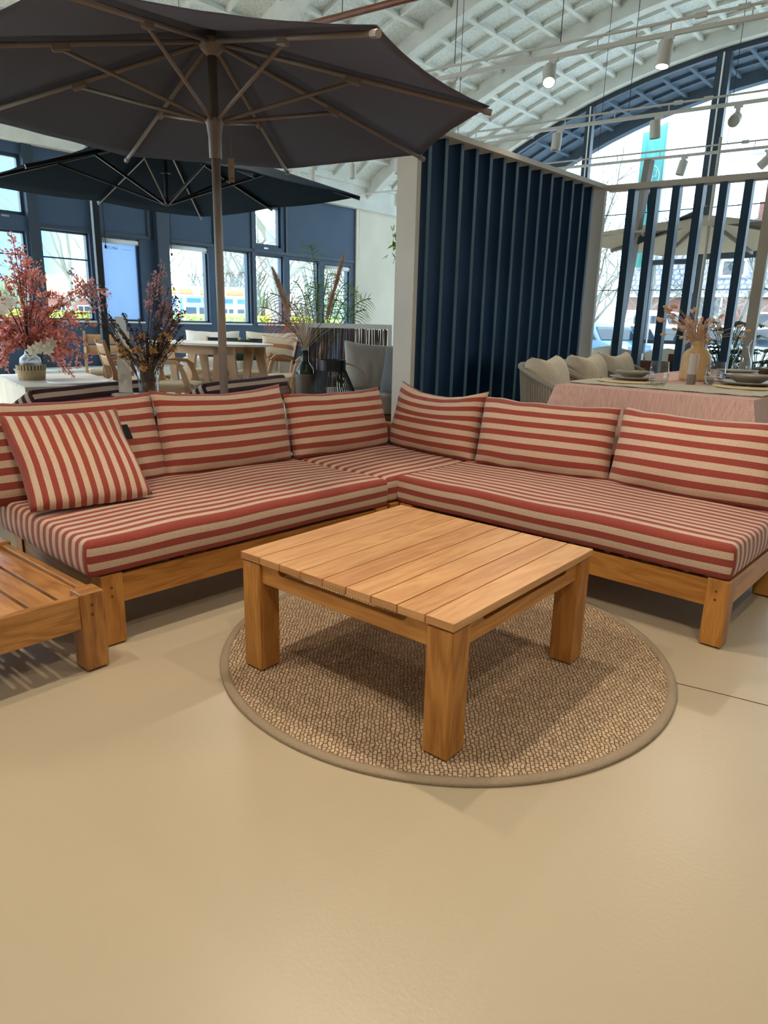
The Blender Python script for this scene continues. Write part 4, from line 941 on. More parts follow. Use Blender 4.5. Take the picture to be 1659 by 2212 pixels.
# rattan chair at the left edge
t = thing('rattan_tub_chair', 'brown rattan tub chair with white metal legs cut off by the left edge', 'chair', (2.37, 6.95, 0), 20)
m = MB()
def fn(u, v):
    a = R(-115+230*u); r_ = .25+.09*v; return Vector((r_*math.cos(a), r_*math.sin(a), .52+.40*v))
m.grid(20, 6, fn); m.build('woven_shell', M_RATT, t, smooth=True, solid=.03)
m = MB(); m.lathe([(0, .5), (.25, .5), (.27, .53), (.25, .56), (0, .56)], n=24); m.build('seat', M_RATT, t)
for a in (30, 150, 210, 330):
    m = MB(); m.tube([(.18*math.cos(R(a)), .18*math.sin(R(a)), .5), (.34*math.cos(R(a)), .34*math.sin(R(a)), 0)], .011, 8); m.build('leg', M_WMET, t)
for a, z in ((0, .2),):
    m = MB(); m.tube([(.29*math.cos(R(q)), .29*math.sin(R(q)), .22) for q in (30, 150, 210, 330, 30)], .006, 6); m.build('stretcher', M_WMET, t)

# ------------------------------------------------------------------ plywood dining set
def ribbon(pts, ws):
    pts = [Vector((p[0], 0, p[1])) for p in pts]; Lf, Rt = [], []
    for k, p in enumerate(pts):
        d = (pts[min(k+1, len(pts)-1)]-pts[max(0, k-1)]).normalized(); n = Vector((-d.z, 0, d.x)); w_ = ws[k] if isinstance(ws, list) else ws
        Lf.append((p+n*w_/2)); Rt.append((p-n*w_/2))
    return [(p.x, p.z) for p in Lf]+[(p.x, p.z) for p in Rt[::-1]]
def dining_chair(label, loc, rz, kind, group, sc_=1.12):
    # local: seat faces +x; y across
    t = thing('dining_chair', label, 'chair', loc, rz, group); t.scale = (sc_, sc_, sc_)
    for y in (-.25, .222):
        m = MB()
        m.prism(ribbon([(-.27, .0), (-.23, .2), (-.20, .38), (-.22, .52), (-.27, .68), (-.31, .84)], [.04, .05, .08, .055, .045, .03]), y, y+.028, 1)
        m.prism(ribbon([(.24, .0), (.22, .2), (.17, .42), (.13, .55), (.09, .62)], [.035, .045, .06, .05, .045]), y, y+.028, 1)
        m.prism(ribbon([(.13, .60), (.06, .645), (-.06, .65), (-.24, .61)], [.04, .04, .038, .045]), y, y+.028, 0)
        m.prism(ribbon([(.19, .38), (.0, .375), (-.2, .385)], [.07, .05, .07]), y, y+.028, 0)
        m.build('side_frame', M_OAK, t, bevel=.003)
    m = MB(); m.box(-.2, .2, -.222, .222, .37, .39, 1); m.build('seat', M_OAK, t)
    m = seat_cushion('seat_pad', .42, .43, .045, M_OATF if kind != 'sling' else M_OATF, r=.02, parent=t, seed=1); m.location = (-.2, -.215, .39)
    if kind == 'slat':
        for z0, z1 in ((.58, .68), (.70, .80)):
            m = MB(); q0 = (z0+z1)/2; xx = -.27-(q0-.66)*.26
            def fn(u, v, z0=z0, z1=z1): return Vector((-.245-(z0+(z1-z0)*v-.6)*.28-.03*math.sin(PI*u), -.23+.46*u, z0+(z1-z0)*v))
            m.grid(10, 3, fn); m.build('back_slat', M_OAK, t, smooth=True, solid=.015)
    else:
        m = MB()
        def fn(u, v): return Vector((-.225-(v*.3)*.28-.035*math.sin(PI*u), -.225+.45*u, .54+.27*v))
        m.grid(12, 5, fn); m.build('sling_back', M_NAVYF, t, smooth=True, solid=.006)
        m = MB(); m.tube([(-.315, -.235, .82), (-.315, .235, .82)], .009, 8); m.build('top_rail', M_BLK, t)
    return t
dt_ = thing('dining_table', 'oval white-topped dining table on slanted plywood legs', 'dining table', (5.72, 7.72, 0), -80)
m = MB(); n = 48; pr = []
P = [(.92*math.copysign(abs(math.cos(2*PI*k/n))**.75, math.cos(2*PI*k/n)), .47*math.copysign(abs(math.sin(2*PI*k/n))**.75, math.sin(2*PI*k/n))) for k in range(n)]
a = [m.av((x, y, .888)) for x, y in P]; b_ = [m.av((x, y, .915)) for x, y in P]; m.face(a[::-1]); m.face(b_)
for k in range(n): m.face((a[k], a[(k+1) % n], b_[(k+1) % n], b_[k]))
m.build('table_top', M_WHF, dt_)
for y in (-.3, .27):
    m = MB(); m.prism(ribbon([(-.68, .83), (.68, .83)], .11), y, y+.03, 0); m.build('apron', M_OAK, dt_)
for (x0, x1) in ((.58, .76), (-.58, -.76), (.42, .28), (-.42, -.28)):
    for y in (-.3, .27):
        m = MB(); m.prism(ribbon([(x0, .86), (x1, 0)], [.16, .05]), y, y+.03, 1); m.build('leg', M_OAK, dt_, bevel=.003)
GC = 'plywood chairs around the oval dining table'
dining_chair('plywood chair with a two-slat back standing left of the dried bouquet', (5.02, 9.02, 0), -118, 'slat', GC, 1.2)
dining_chair('plywood armchair seen from the side, directly right of the dried bouquet', (4.82, 7.18, 0), -48, 'slat', GC)
dining_chair('plywood chair half hidden by the dried bouquet, pushed to the near table side', (4.70, 7.92, 0), -20, 'slat', GC)
dining_chair('navy sling chair on the far side of the oval table, left of the parasol pole', (6.72, 8.95, 0), -150, 'sling', GC)
dining_chair('navy sling chair behind the oval table, partly covered by the parasol pole', (7.0, 8.35, 0), -155, 'sling', GC)
dining_chair('navy sling chair at the right end of the oval table with a hanging price tag', (6.78, 7.32, 0), 178, 'sling', GC)
m = MB(); m.box(-.035, .035, -.001, .001, .38, .58); m.tube([(0, 0, .58), (0, .02, .72)], .002, 4); o = m.build('price_tag', M_PAPER); o.matrix_world = Matrix.Translation((6.80, 7.00, 0)) @ Matrix.Rotation(R(-45), 4, 'Z'); tag(o, 'white price tag hanging from the right sling chair', 'tag')

m = MB(); m.lathe([(0, 0), (.16, .01), (.24, .14), (.24, .24), (.17, .34), (.14, .36), (.12, .34), (0, .3)], n=32); o = m.build('terracotta_pot', M_POT, smooth=True); o.location = (5.55, 8.95, 0); tag(o, 'dusty pink round pot on the floor behind the plywood chairs', 'pot')
# ------------------------------------------------------------------ white lounge sofa by the wall
ws = thing('lounge_sofa', 'deep white lounge sofa with a timber plinth against the blue wall', 'sofa', (6.35, 9.35, 0), -42)
m = MB(); m.box(0, 1.9, .02, 1.0, .12, .30, 0); m.build('timber_plinth', M_OAK, ws)
m = MB(); m.box(.05, 1.85, .06, .9, 0, .12, 0); m.build('recessed_base', M_PAD, ws)
for k in range(2):
    cu = seat_cushion('seat_cushion', .94, 1.0, .32, M_WHF, r=.05, parent=ws, seed=k+4); cu.location = (.01+k*.95, 0, .30)
for k, (x, lb) in enumerate(((.02, 'white back cushion of the lounge sofa, left of its neighbour and behind the sling chairs'), (.98, 'white back cushion of the lounge sofa behind the brown striped pillow'))):
    o = pillow('back_cushion', .86, .42, .28, M_WHF if k == 0 else M_CREAM, sag=.02, seed=20+k, ear=.03); o.matrix_world = Matrix.Translation((6.35, 9.35, 0)) @ Matrix.Rotation(R(-42), 4, 'Z') @ Matrix.Translation((x+.42, .70, .62)) @ Matrix.Rotation(R(-14), 4, 'X'); tag(o, lb, 'cushion', 'cushions on the white lounge sofa')
o = pillow('striped_pillow', .50, .40, .16, M_PIL, per=.20, sag=.01, seed=31, ear=.05, uoff=.15); o.matrix_world = Matrix.Translation((7.17, 8.06, .63)) @ Matrix.Rotation(R(-42), 4, 'Z') @ Matrix.Rotation(R(-30), 4, 'X') @ Matrix.Rotation(R(6), 4, 'Y'); tag(o, 'cream pillow with two rust bands lying on the white lounge sofa', 'pillow')
o = pillow('green_pillow', .42, .34, .14, M_GREENF, sag=.01, seed=33, ear=.05); o.matrix_world = Matrix.Translation((6.75, 8.42, .63)) @ Matrix.Rotation(R(-38), 4, 'Z') @ Matrix.Rotation(R(-28), 4, 'X'); tag(o, 'dark green pillow on the white sofa behind the navy sling chair', 'pillow')

# ------------------------------------------------------------------ willow screen, grey sofa, palm
t = thing('willow_screen', 'white-framed screen filled with upright brown willow sticks', 'screen', (6.66, 6.93, 0), -47)
Ws = 1.16
for (a, b_, z0, z1) in ((0, Ws, 1.13, 1.19), (0, Ws, .2, .26)): m = MB(); m.box(a, b_, -.02, .02, z0, z1, 0); m.build('rail', M_WTRIM, t)
for x in (0, Ws-.05): m = MB(); m.box(x, x+.05, -.03, .03, 0, 1.19, 2); m.build('post', M_WTRIM, t)
m = MB(); rr = random.Random(5); k = .06
while k < Ws-.06:
    a = rr.uniform(-.012, .012); m.tube([(k, rr.uniform(-.01, .01), .24), (k+a, rr.uniform(-.012, .012), .7), (k+rr.uniform(-.01, .01), 0, 1.11+rr.uniform(0, .03))], rr.uniform(.004, .008), 5); k += rr.uniform(.007, .013)
o = m.build('willow_sticks', M_WICK, t)
gs = thing('grey_lounge_chair', 'grey upholstered lounge seat with a timber back beside the partition', 'lounge chair', (5.05, 4.62, 0), -34)
m = MB(); m.box(0, .85, -.1, .72, .10, .34, 0); m.build('timber_frame', M_DWOOD, gs)
cu = seat_cushion('seat_cushion', .85, .82, .20, M_GREYF, r=.04, parent=gs, seed=8); cu.location = (0, -.1, .34)
m = MB(); m.box(.80, .84, -.1, .72, .34, .98, 1); m.build('side_board', M_DWOOD, gs)
m = MB(); m.box(.35, .85, .70, .74, .34, .90, 0); m.build('back_board', M_DWOOD, gs)
o = pillow('grey_cushion', .66, .50, .20, M_GREYF, sag=.015, seed=41, ear=.05, wr=.02); o.matrix_world = Matrix.Translation((5.53, 4.72, .53)) @ Matrix.Rotation(R(-36), 4, 'Z') @ Matrix.Rotation(R(-12), 4, 'X') @ Matrix.Rotation(R(3), 4, 'Y'); tag(o, 'large pale grey cushion leaning on the grey lounge chair', 'cushion')
o = pillow('slate_cushion', .50, .46, .16, M_DGREYF, sag=.01, seed=43, ear=.04); o.matrix_world = Matrix.Translation((5.42, 4.29, .53)) @ Matrix.Rotation(R(-84), 4, 'Z') @ Matrix.Rotation(R(-12), 4, 'X'); tag(o, 'dark grey cushion standing next to the partition post', 'cushion')
pl = thing('potted_palm', 'palm with green and dried orange fronds in front of the blue wall', 'palm', (7.26, 7.26, 0)); pl.scale = (1.22, 1.22, 1.08)
m = MB(); m.lathe([(0, 0), (.15, 0), (.2, .4), (.17, .4), (.15, .38), (0, .38)], n=24); m.build('pot', M_CERD, pl)
st, gr, re_ = MB(), MB(), MB(); rr = random.Random(9); right = Vector((.70, -.71, 0)); fw = Vector((.71, .70, 0))
FR = [(-.10, 2.05, 'g'), (.12, 1.72, 'g'), (.0, 1.58, 'g'), (-.3, 1.62, 'g'), (.45, 1.5, 'g'), (.55, 1.28, 'g'), (.35, 1.62, 'g'), (-.55, 1.45, 'r'), (-.68, 1.28, 'r'), (-.62, 1.12, 'r'), (-.35, 1.35, 'r'), (.6, 1.42, 'g'), (.22, 1.4, 'g'), (-.15, 1.45, 'g'), (-.4, 1.08, 'r')]
for x, z, c_ in FR:
    top_ = right*x*.45+Vector((0, 0, max(1.2, z*1.0))); p1 = right*x+fw*rr.uniform(-.15, .15)+Vector((0, 0, z)); pts = spray(st, (0, 0, .4), p1, top_, .006, 16); tgt = gr if c_ == 'g' else re_
    for k in range(5, 16):
        for s_ in (-1, 1):
            d = (pts[k]-pts[k-1]).normalized(); sd = (d.cross(fw).normalized()*s_+d*.8+Vector((0, 0, -.25))).normalized(); Lf_ = .22*(1-abs(k-10)/9)+.04
            for e in (0,):
                b0 = pts[k].lerp(pts[k-1], e); w_ = d*.0045; i = [tgt.av(b0-w_), tgt.av(b0+sd*Lf_*.5-w_), tgt.av(b0+sd*Lf_-Vector((0, 0, Lf_*.3))), tgt.av(b0+sd*Lf_*.5+w_), tgt.av(b0+w_)]; tgt.face(i)
st.build('stems', M_PALM, pl); gr.build('green_fronds', M_PALM, pl); re_.build('dry_fronds', M_PALMR, pl)

# low round table with pampas vase and lantern
t = thing('round_low_table', 'round white low table behind the sofa corner under the lantern', 'table', (4.62, 4.62, 0))
m = MB(); m.lathe([(0, .42), (.36, .42), (.37, .435), (.36, .45), (0, .45)], n=40); m.build('table_top', M_WHF, t)
m = MB(); m.lathe([(0, 0), (.2, 0), (.06, .04), (.05, .42), (0, .42)], n=24); m.build('pedestal', M_WMET, t)
t = thing('bottle_vase', 'dark bottle-shaped vase with glazed neck and rough brown body', 'vase', (4.50, 4.68, .451))
m = MB(); m.lathe([(0, 0), (.07, 0), (.085, .03), (.085, .28), (.08, .30)], n=28); m.build('rough_body', M_CERD, t, smooth=True)
m = MB(); m.lathe([(.08, .30), (.078, .34), (.035, .41), (.032, .50), (.036, .51), (.028, .51), (.025, .42)], n=28); m.build('glazed_neck', M_VASEG, t, smooth=True)
pg = thing('pampas_grass', 'tall pampas plumes and pale grasses in the bottle vase', 'pampas grass', (4.50, 4.68, .93))
st, pw, pp = MB(), MB(), MB(); rr = random.Random(21); right = Vector((.71, -.70, 0)); fw = Vector((.7, .71, 0))
def plume(x0, z0, x1, z1, L0):
    a = right*x0+Vector((0, 0, z0)); b_ = right*x1+Vector((0, 0, z1)); m = MB(); spray(st, (0, 0, 0), a, a*.4+Vector((0, 0, .1)), .003, 8)
    for k in range(760):
        u = rr.random(); c_ = a.lerp(b_, u); rad = .055*math.sin(PI*min(1, u*.9+.08))**.7; d = (b_-a).normalized(); o_ = Vector((rr.gauss(0, 1), rr.gauss(0, 1), rr.gauss(0, 1))); o_ = (o_-d*o_.dot(d)).normalized()
        e = c_+o_*rad*rr.uniform(.5, 1)+d*.05; w_ = d.cross(o_)*.0055; i = [m.av(c_-w_), m.av(c_+w_), m.av(e)]; m.face(i)
    m.tube([a, b_], [.012, .004], 6); m.build('plume', M_PAMP, pg)
plume(-.13, .33, -.27, .70, .4); plume(.19, .30, .34, .83, .5)
for k in range(60):
    x = rr.gauss(0, .085); z = rr.uniform(.2, .5); spray(pw, (rr.uniform(-.01, .01), rr.uniform(-.01, .01), 0), right*x+fw*rr.gauss(0, .1)+Vector((0, 0, z)), right*x*.3+Vector((0, 0, z*.6)), .0016, 6)
pw.build('pale_grasses', M_PAMPW, pg); st.build('stems', M_STEM, pg)
ln = thing('rope_lantern', 'black cord lantern flaring downwards with a leather handle', 'lantern', (4.66, 4.50, .451))
m = MB(); m.lathe([(.085, .33), (.13, .33), (.13, .43), (.12, .43), (.12, .34), (.085, .34)], n=32); m.build('top_collar', M_BLK, ln)
m = MB()
for k in range(56):
    a = 2*PI*k/56; m.tube([(.128*math.cos(a), .128*math.sin(a), .34), (.235*math.cos(a), .235*math.sin(a), .10), (.24*math.cos(a), .24*math.sin(a), .02)], .0038, 4)
m.build('cords', M_BLK, ln)
m = MB(); m.lathe([(.2, 0), (.245, 0), (.245, .02), (.2, .02)], n=32, closed=True); m.build('base_ring', M_BLK, ln)
m = MB(); m.lathe([(0, .02), (.05, .02), (.05, .18), (0, .18)], n=20); m.build('candle', M_WTRIM, ln)
m = MB(); m.tube(bez((.13*.7, -.13*.7, .40), (.25, -.26, .36), (.20, -.2, .20), 8), .008, 6); m.build('handle', M_TAG, ln)
tb = MB(); tb.sphere((0, 0, 0), .10, 16, 10, (1, 1, .8)); 

# ------------------------------------------------------------------ laid dining table on the right
TZ = .885
dr_ = thing('laid_dining_table', 'long dining table under a rose linen cloth on the right', 'dining table', (3.90, .83, 0), 0)
Lx, Ly = 2.9, 1.08
m = MB(); m.box(0.02, Lx-.02, .02, Ly-.02, TZ-.04, TZ-.004, 0); m.build('table_top', M_OAK, dr_)
for (x, y) in ((.12, .12), (Lx-.2, .12), (.12, Ly-.2), (Lx-.2, Ly-.2)): m = MB(); m.box(x, x+.08, y, y+.08, 0, TZ-.04, 2); m.build('leg', M_OAK, dr_)
m = MB(); N = 200
def rim(u, v):
    # u around the rectangle, v from the table edge down to the hem
    per = 2*(Lx+Ly); s_ = (u % 1)*per
    if s_ < Ly: p, nn = Vector((0, s_)), Vector((-1, 0))
    elif s_ < Ly+Lx: p, nn = Vector((s_-Ly, Ly)), Vector((0, 1))
    elif s_ < 2*Ly+Lx: p, nn = Vector((Lx, Ly-(s_-Ly-Lx))), Vector((1, 0))
    else: p, nn = Vector((Lx-(s_-2*Ly-Lx), 0)), Vector((0, -1))
    cx = min(abs(p.x), abs(Lx-p.x)); cy = min(abs(p.y), abs(Ly-p.y)); cor = max(0, 1-max(cx, cy)/.28) if min(cx, cy) < .001 else 0
    cdir = Vector((-1 if p.x < Lx/2 else 1, -1 if p.y < Ly/2 else 1)).normalized()
    out = nn.lerp(cdir, cor).normalized()*(v*(.03+.11*cor**1.5)+.012*v*math.sin(s_*9)+.006)
    return Vector((p.x+out.x, p.y+out.y, TZ-.36*v-.012*v*v*cor))
m.grid(N, 8, rim)
m.grid(12, 10, lambda u, v: Vector((-.006+(Lx+.012)*u, -.006+(Ly+.012)*v, TZ)))
cl = m.build('tablecloth', M_CLOTH, None, smooth=True, merge=False); cl.matrix_world = Matrix.Translation((3.90, .83, 0)); tag(cl, 'rose linen cloth hanging over the long dining table', 'tablecloth')
def rest(o, x, y, z=TZ+.001, rz=0): o.location = (x, y, z); o.rotation_euler = (0, 0, R(rz)); return o
m = MB(); m.grid(30, 10, lambda u, v: Vector((.40*(v-.5), -1.10*(u-.5), .004+.0015*math.sin(u*40)))); 
o = m.build('table_runner', M_RUN, solid=.006); rest(o, 4.31, 1.38, TZ+.003, 0); tag(o, 'pale woven runner lying across the near end of the rose cloth', 'table runner')
def placemat(x, y, lb):
    m = MB(); m.lathe([(0, .0), (.19, 0), (.2, .005), (.19, .01), (0, .01)], n=48); o = m.build('round_placemat', M_MAT); rest(o, x, y, TZ+.0105); tag(o, lb, 'placemat', 'round woven placemats'); return o
placemat(4.42, 1.66, 'round braided placemat on the left under the nearest plate and bowl')
placemat(4.62, 1.02, 'round braided placemat at the right edge under plate and bowl')
def plate(name, x, y, z, r_, lb, group):
    m = MB(); m.lathe([(0, .004), (r_*.6, .004), (r_*.68, .008), (r_, .022), (r_, .026), (r_*.66, .013), (0, .010)], n=48); o = m.build(name, M_CER, smooth=True); o.location = (x, y, z); tag(o, lb, 'plate', group); return o
def bowl(x, y, z, r_, h, lb, group=None, mt=M_CER):
    m = MB(); m.lathe([(0, 0), (r_*.45, 0), (r_*.5, .004), (r_*.85, h*.62), (r_, h*.95), (r_, h), (r_*.8, h*.7), (r_*.45, .01), (0, .008)], n=48); o = m.build('bowl', mt, smooth=True); o.location = (x, y, z); tag(o, lb, 'bowl', group); return o
zc = TZ+.0205
plate('dinner_plate', 4.46, 1.66, zc-.003, .138, 'grey stoneware plate on the left placemat', 'dinner plates'); bowl(4.46, 1.66, zc+.011, .108, .045, 'shallow grey bowl on the left plate')
plate('dinner_plate', 4.70, 1.04, zc-.003, .165, 'grey stoneware plate on the right placemat', 'dinner plates'); bowl(4.70, 1.04, zc+.011, .135, .052, 'shallow grey bowl on the right plate')
for k, lb in enumerate(('lowest plate of the stack behind the second water glass', 'second plate from the bottom of the stack of plates', 'second plate from the top of the stack of plates', 'topmost plate of the stack below the carafe')):
    plate('stacked_plate', 5.22, 1.235, TZ+.001+k*.0185, .135-.003*k, lb, 'stack of plates')
def tumbler(x, y, lb):
    m = MB(); m.lathe([(0, 0), (.036, 0), (.052, .022), (.058, .06), (.050, .142), (.0485, .142), (.0565, .06), (.05, .024), (.034, .008), (0, .008)], n=40); o = m.build('stemless_glass', M_GLASS, smooth=True); o.location = (x, y, TZ+.009); tag(o, lb, 'glass', 'stemless water glasses'); return o
tumbler(4.30, 1.445, 'clear stemless glass beside the left plate'); tumbler(4.63, 1.217, 'clear stemless glass in front of the stack of plates')
m = MB(); m.lathe([(0, 0), (.028, 0), (.028, .062)], n=24); t = thing('pepper_mill', 'tall two-tone cylindrical mill in front of the bamboo vase', 'mill', (4.73, 1.383, TZ+.001)); m.build('base', M_CAP, t)
m = MB(); m.lathe([(.0285, .062), (.027, .188), (.0, .19)], n=24); m.build('body', M_MILL, t); m = MB(); m.lathe([(0, .187), (.012, .187), (.012, .19), (0, .19)], n=16); m.build('knob', M_BLK, t)
t = thing('salt_dish', 'small grey square salt shaker beside the second glass', 'shaker', (4.84, 1.305, TZ+.001), 20); m = MB(); m.box(-.028, .028, -.028, .028, 0, .028); m.build('base', M_CAP, t, bevel=.003); m = MB(); m.box(-.028, .028, -.028, .028, .028, .05); m.build('upper_part', M_MILL, t, bevel=.003)
t = thing('bamboo_vase', 'shoulder-shaped bamboo vase holding bunny tail grass', 'vase', (5.10, 1.475, TZ+.001))
m = MB()
def lz(prof, n=36):
    for k in range(len(prof)-1): pass
m.lathe([(0, 0), (.095, 0), (.098, .02), (.096, .13), (.09, .165), (.07, .20), (.038, .222), (.036, .262), (.03, .262), (.03, .22)], n=40, uvn=20)
m.M = Matrix.Identity(4); m.build('vessel', M_BAMB, t, smooth=True)
m = MB(); m.tube(bez((.02, -.05, .235), (.07, -.10, .2), (.07, -.09, .05), 8), .0012, 4); m.tube([(.038*math.cos(2*PI*q/16), .038*math.sin(2*PI*q/16), .235) for q in range(17)], .0015, 4); m.build('twine', M_STRAW, t)
bt_ = thing('bunny_tail_grass', 'dried bunny tail grass fanning out of the bamboo vase', 'dried flowers', (5.10, 1.475, TZ+.24))
st = MB(); rr = random.Random(17); right = Vector((.27, -.963, 0)); fw = Vector((.963, .27, 0))
HD = [(-.33, .28), (-.32, .25), (-.29, .26), (-.27, .285), (-.25, .29), (-.3, .235), (-.38, .18), (-.36, .16), (-.34, .17), (-.28, .2), (-.25, .215), (-.26, .19), (-.24, .155), (-.2, .14), (-.23, .09), (-.18, .12), (-.32, .04), (-.1, .25), (-.07, .26), (-.12, .2), (-.13, .17), (-.11, .15), (-.09, .16), (-.08, .13), (-.12, .12), (-.15, .10), (-.06, .11), (-.09, .09), (-.12, .05), (-.1, -.02), (.0, .18), (-.01, .14), (.01, .11), (.06, .18), (.09, .17), (.05, .13), (.1, .12), (.16, .21), (.15, .12), (.17, .07), (.33, .13), (.40, .09), (.36, .04), (.06, .05), (.08, .02), (.04, .0), (.07, -.02), (-.15, .02)]
HD = [(x*.72, z*.75+.03) for x, z in HD]
for k, (x, z) in enumerate(HD):
    y = rr.uniform(-.06, .06); p1 = right*x+fw*y+Vector((0, 0, z)); pts = spray(st, (0, 0, -.06), p1, right*x*.25+Vector((0, 0, max(.08, z*.7))), .0014, 8)
    d = (pts[-1]-pts[-2]).normalized(); m = MB(); q = d.to_track_quat('Z', 'Y').to_matrix(); m.sphere(p1, .0145, 8, 6, (.75, .75, 1.45), q); m.build('seed_head', M_BUNNY, bt_, smooth=True)
for k in range(70):
    x = rr.gauss(-.02, .042); z = rr.uniform(.02, .17); spray(st, (rr.uniform(-.015, .015), rr.uniform(-.015, .015), -.03), right*x+fw*rr.uniform(-.05, .05)+Vector((0, 0, z)), right*x*.4+Vector((0, 0, z*.5)), .0022, 4)
st.build('stems', M_BUNNY, bt_)
m = MB(); m.lathe([(0, 0), (.06, 0), (.072, .03), (.068, .08), (.035, .17), (.034, .21), (.05, .25), (.047, .25), (.031, .21), (.032, .17), (.064, .08), (.067, .03), (.055, .008), (0, .006)], n=36)
o = m.build('glass_carafe', M_GLASS, smooth=True); o.location = (6.02, 1.40, TZ+.022); tag(o, 'clear waisted glass carafe behind the stack of plates', 'carafe')
m = MB(); m.lathe([(0, 0), (.10, 0), (.105, .01), (.1, .02), (0, .02)], n=36); o = m.build('wooden_coaster', M_OAK); o.location = (6.02, 1.40, TZ+.001); tag(o, 'round wooden board under the carafe', 'board')
bowl(5.95, 1.20, TZ+.014, .095, .06, 'small brown bowl of garlic right of the carafe', None, M_CERD)
for k in range(5): 
    m = MB(); m.sphere((5.95+.035*math.cos(k*1.3), 1.20+.035*math.sin(k*1.3), TZ+.062), .017, 10, 8); tag(m.build('garlic_bulb', M_WFL, smooth=True), 'small pale bulb in the brown bowl by the carafe', 'garlic', 'bulbs in the brown bowl')
m = MB(); m.lathe([(0, 0), (.13, 0), (.14, .012), (0, .012)], n=30); o = m.build('serving_plate', M_CERD, smooth=False); o.location = (5.96, 1.17, TZ+.001); tag(o, 'dark flat plate below the brown bowl', 'plate')
# black spoon on the runner
m = MB(); m.tube([(4.50, 1.88, TZ+.014), (4.40, 1.80, TZ+.014)], .003, 6); m.sphere((4.52, 1.89, TZ+.014), .02, 10, 6, (1, .7, .2)); tag(m.build('spoon', M_BLK, smooth=True), 'dark spoon beside the left placemat', 'spoon')

# rope tub chairs
def tub_chair(x, y, rz, lb, lb2, seed):
    t = thing('rope_tub_chair', lb, 'chair', (x, y, 0), rz, 'rope tub chairs at the laid table'); t.scale = (1.1, 1.1, 1.1)
    # faces local -y
    def ring(a, z, r_=.30): return Vector((r_*math.sin(a)*1.02, r_*math.cos(a)*.95, z))
    m = MB(); pts = []
    for k in range(25):
        a = R(-118+236*k/24); z = .86-.20*(abs(k/12-1)**2.2); pts.append(ring(a, z, .325))
    m.tube(pts, .016, 8); m.build('arm_rail', M_ROPE, t, smooth=True)
    m = MB()
    for k in range(1, 60):
        q = k/60*24; i = int(q); p = pts[i].lerp(pts[min(24, i+1)], q-i); m.tube([p, Vector((p.x*.86, p.y*.86, .44))], .0065, 5)
    m.build('rope_back', M_ROPE, t)
    m = MB(); m.lathe([(0, .42), (.27, .42), (.285, .44), (.27, .46), (0, .46)], n=28); m.build('seat_base', M_ROPE, t)
    m = MB(); m.lathe([(0, .46), (.25, .46), (.27, .50), (.25, .54), (0, .55)], n=28); m.build('seat_pad', M_OATF, t, smooth=True)
    for a in (40, 140, 220, 320):
        m = MB(); m.tube([(.2*math.cos(R(a)), .2*math.sin(R(a)), .43), (.27*math.cos(R(a)), .27*math.sin(R(a)), 0)], .012, 8); m.build('leg', M_ROPE, t)
    o = pillow('chair_cushion', .54, .42, .25, M_OATF, sag=.03, seed=seed, ear=.06, puff=.36, wr=.02)
    o.matrix_world = Matrix.Translation((x, y, .605)) @ Matrix.Rotation(R(rz), 4, 'Z') @ Matrix.Translation((0, .10, 0)) @ Matrix.Rotation(R(-12), 4, 'X'); tag(o, lb2, 'cushion', 'oatmeal cushions on the tub chairs')
tub_chair(4.76, 2.24, 8, 'grey rope tub chair nearest to the sofa, at the corner of the rose cloth', 'puffy oatmeal cushion in the nearest tub chair', 51)
tub_chair(5.50, 2.28, 2, 'rope tub chair in the middle of the row along the partition', 'puffy oatmeal cushion in the middle tub chair', 52)
tub_chair(6.22, 2.34, -4, 'farthest rope tub chair of the row, beside the slatted screen', 'oatmeal cushion in the farthest tub chair', 53)
t = thing('socket_box', 'small white electrical box low on the blue partition behind the near tub chair', 'electrical box', (6.66, 3.50, .40)); m = MB(); m.box(0, .12, 0, .06, 0, .2); m.build('housing', M_WTRIM, t, bevel=.01); m = MB(); m.box(.03, .09, -.004, 0, .05, .11); m.build('socket', M_BLK, t)
# leafy climber behind the partition post
m = MB(); rr = random.Random(2)
for k in range(60):
    p = Vector((5.80, 4.66, 1.97))+Vector((rr.gauss(0, .05), rr.gauss(0, .05), rr.uniform(-.16, .16))); d = Vector((rr.gauss(0, 1), rr.gauss(0, 1), rr.gauss(0, 1))).normalized(); a = d.orthogonal()*.035; i = [m.av(p-a), m.av(p+d*.03), m.av(p+a), m.av(p-d*.03)]; m.face(i)
ivr = thing('potted_climber', 'bright green leaves peeping out left of the partition post', 'plant', (5.80, 4.66, 0)); q = m.build('leaves', M_IVY, None); q.parent = ivr; q.matrix_parent_inverse = Matrix.Translation((-5.80, -4.66, 0))
m = MB(); m.lathe([(0, 0), (.1, 0), (.13, .22), (.1, .2), (0, .2)], n=20); m.tube([(0, 0, .2), (.02, 0, 1.0), (0, 0, 1.8)], .01, 6); m.build('stem_and_pot', M_STEM, ivr)
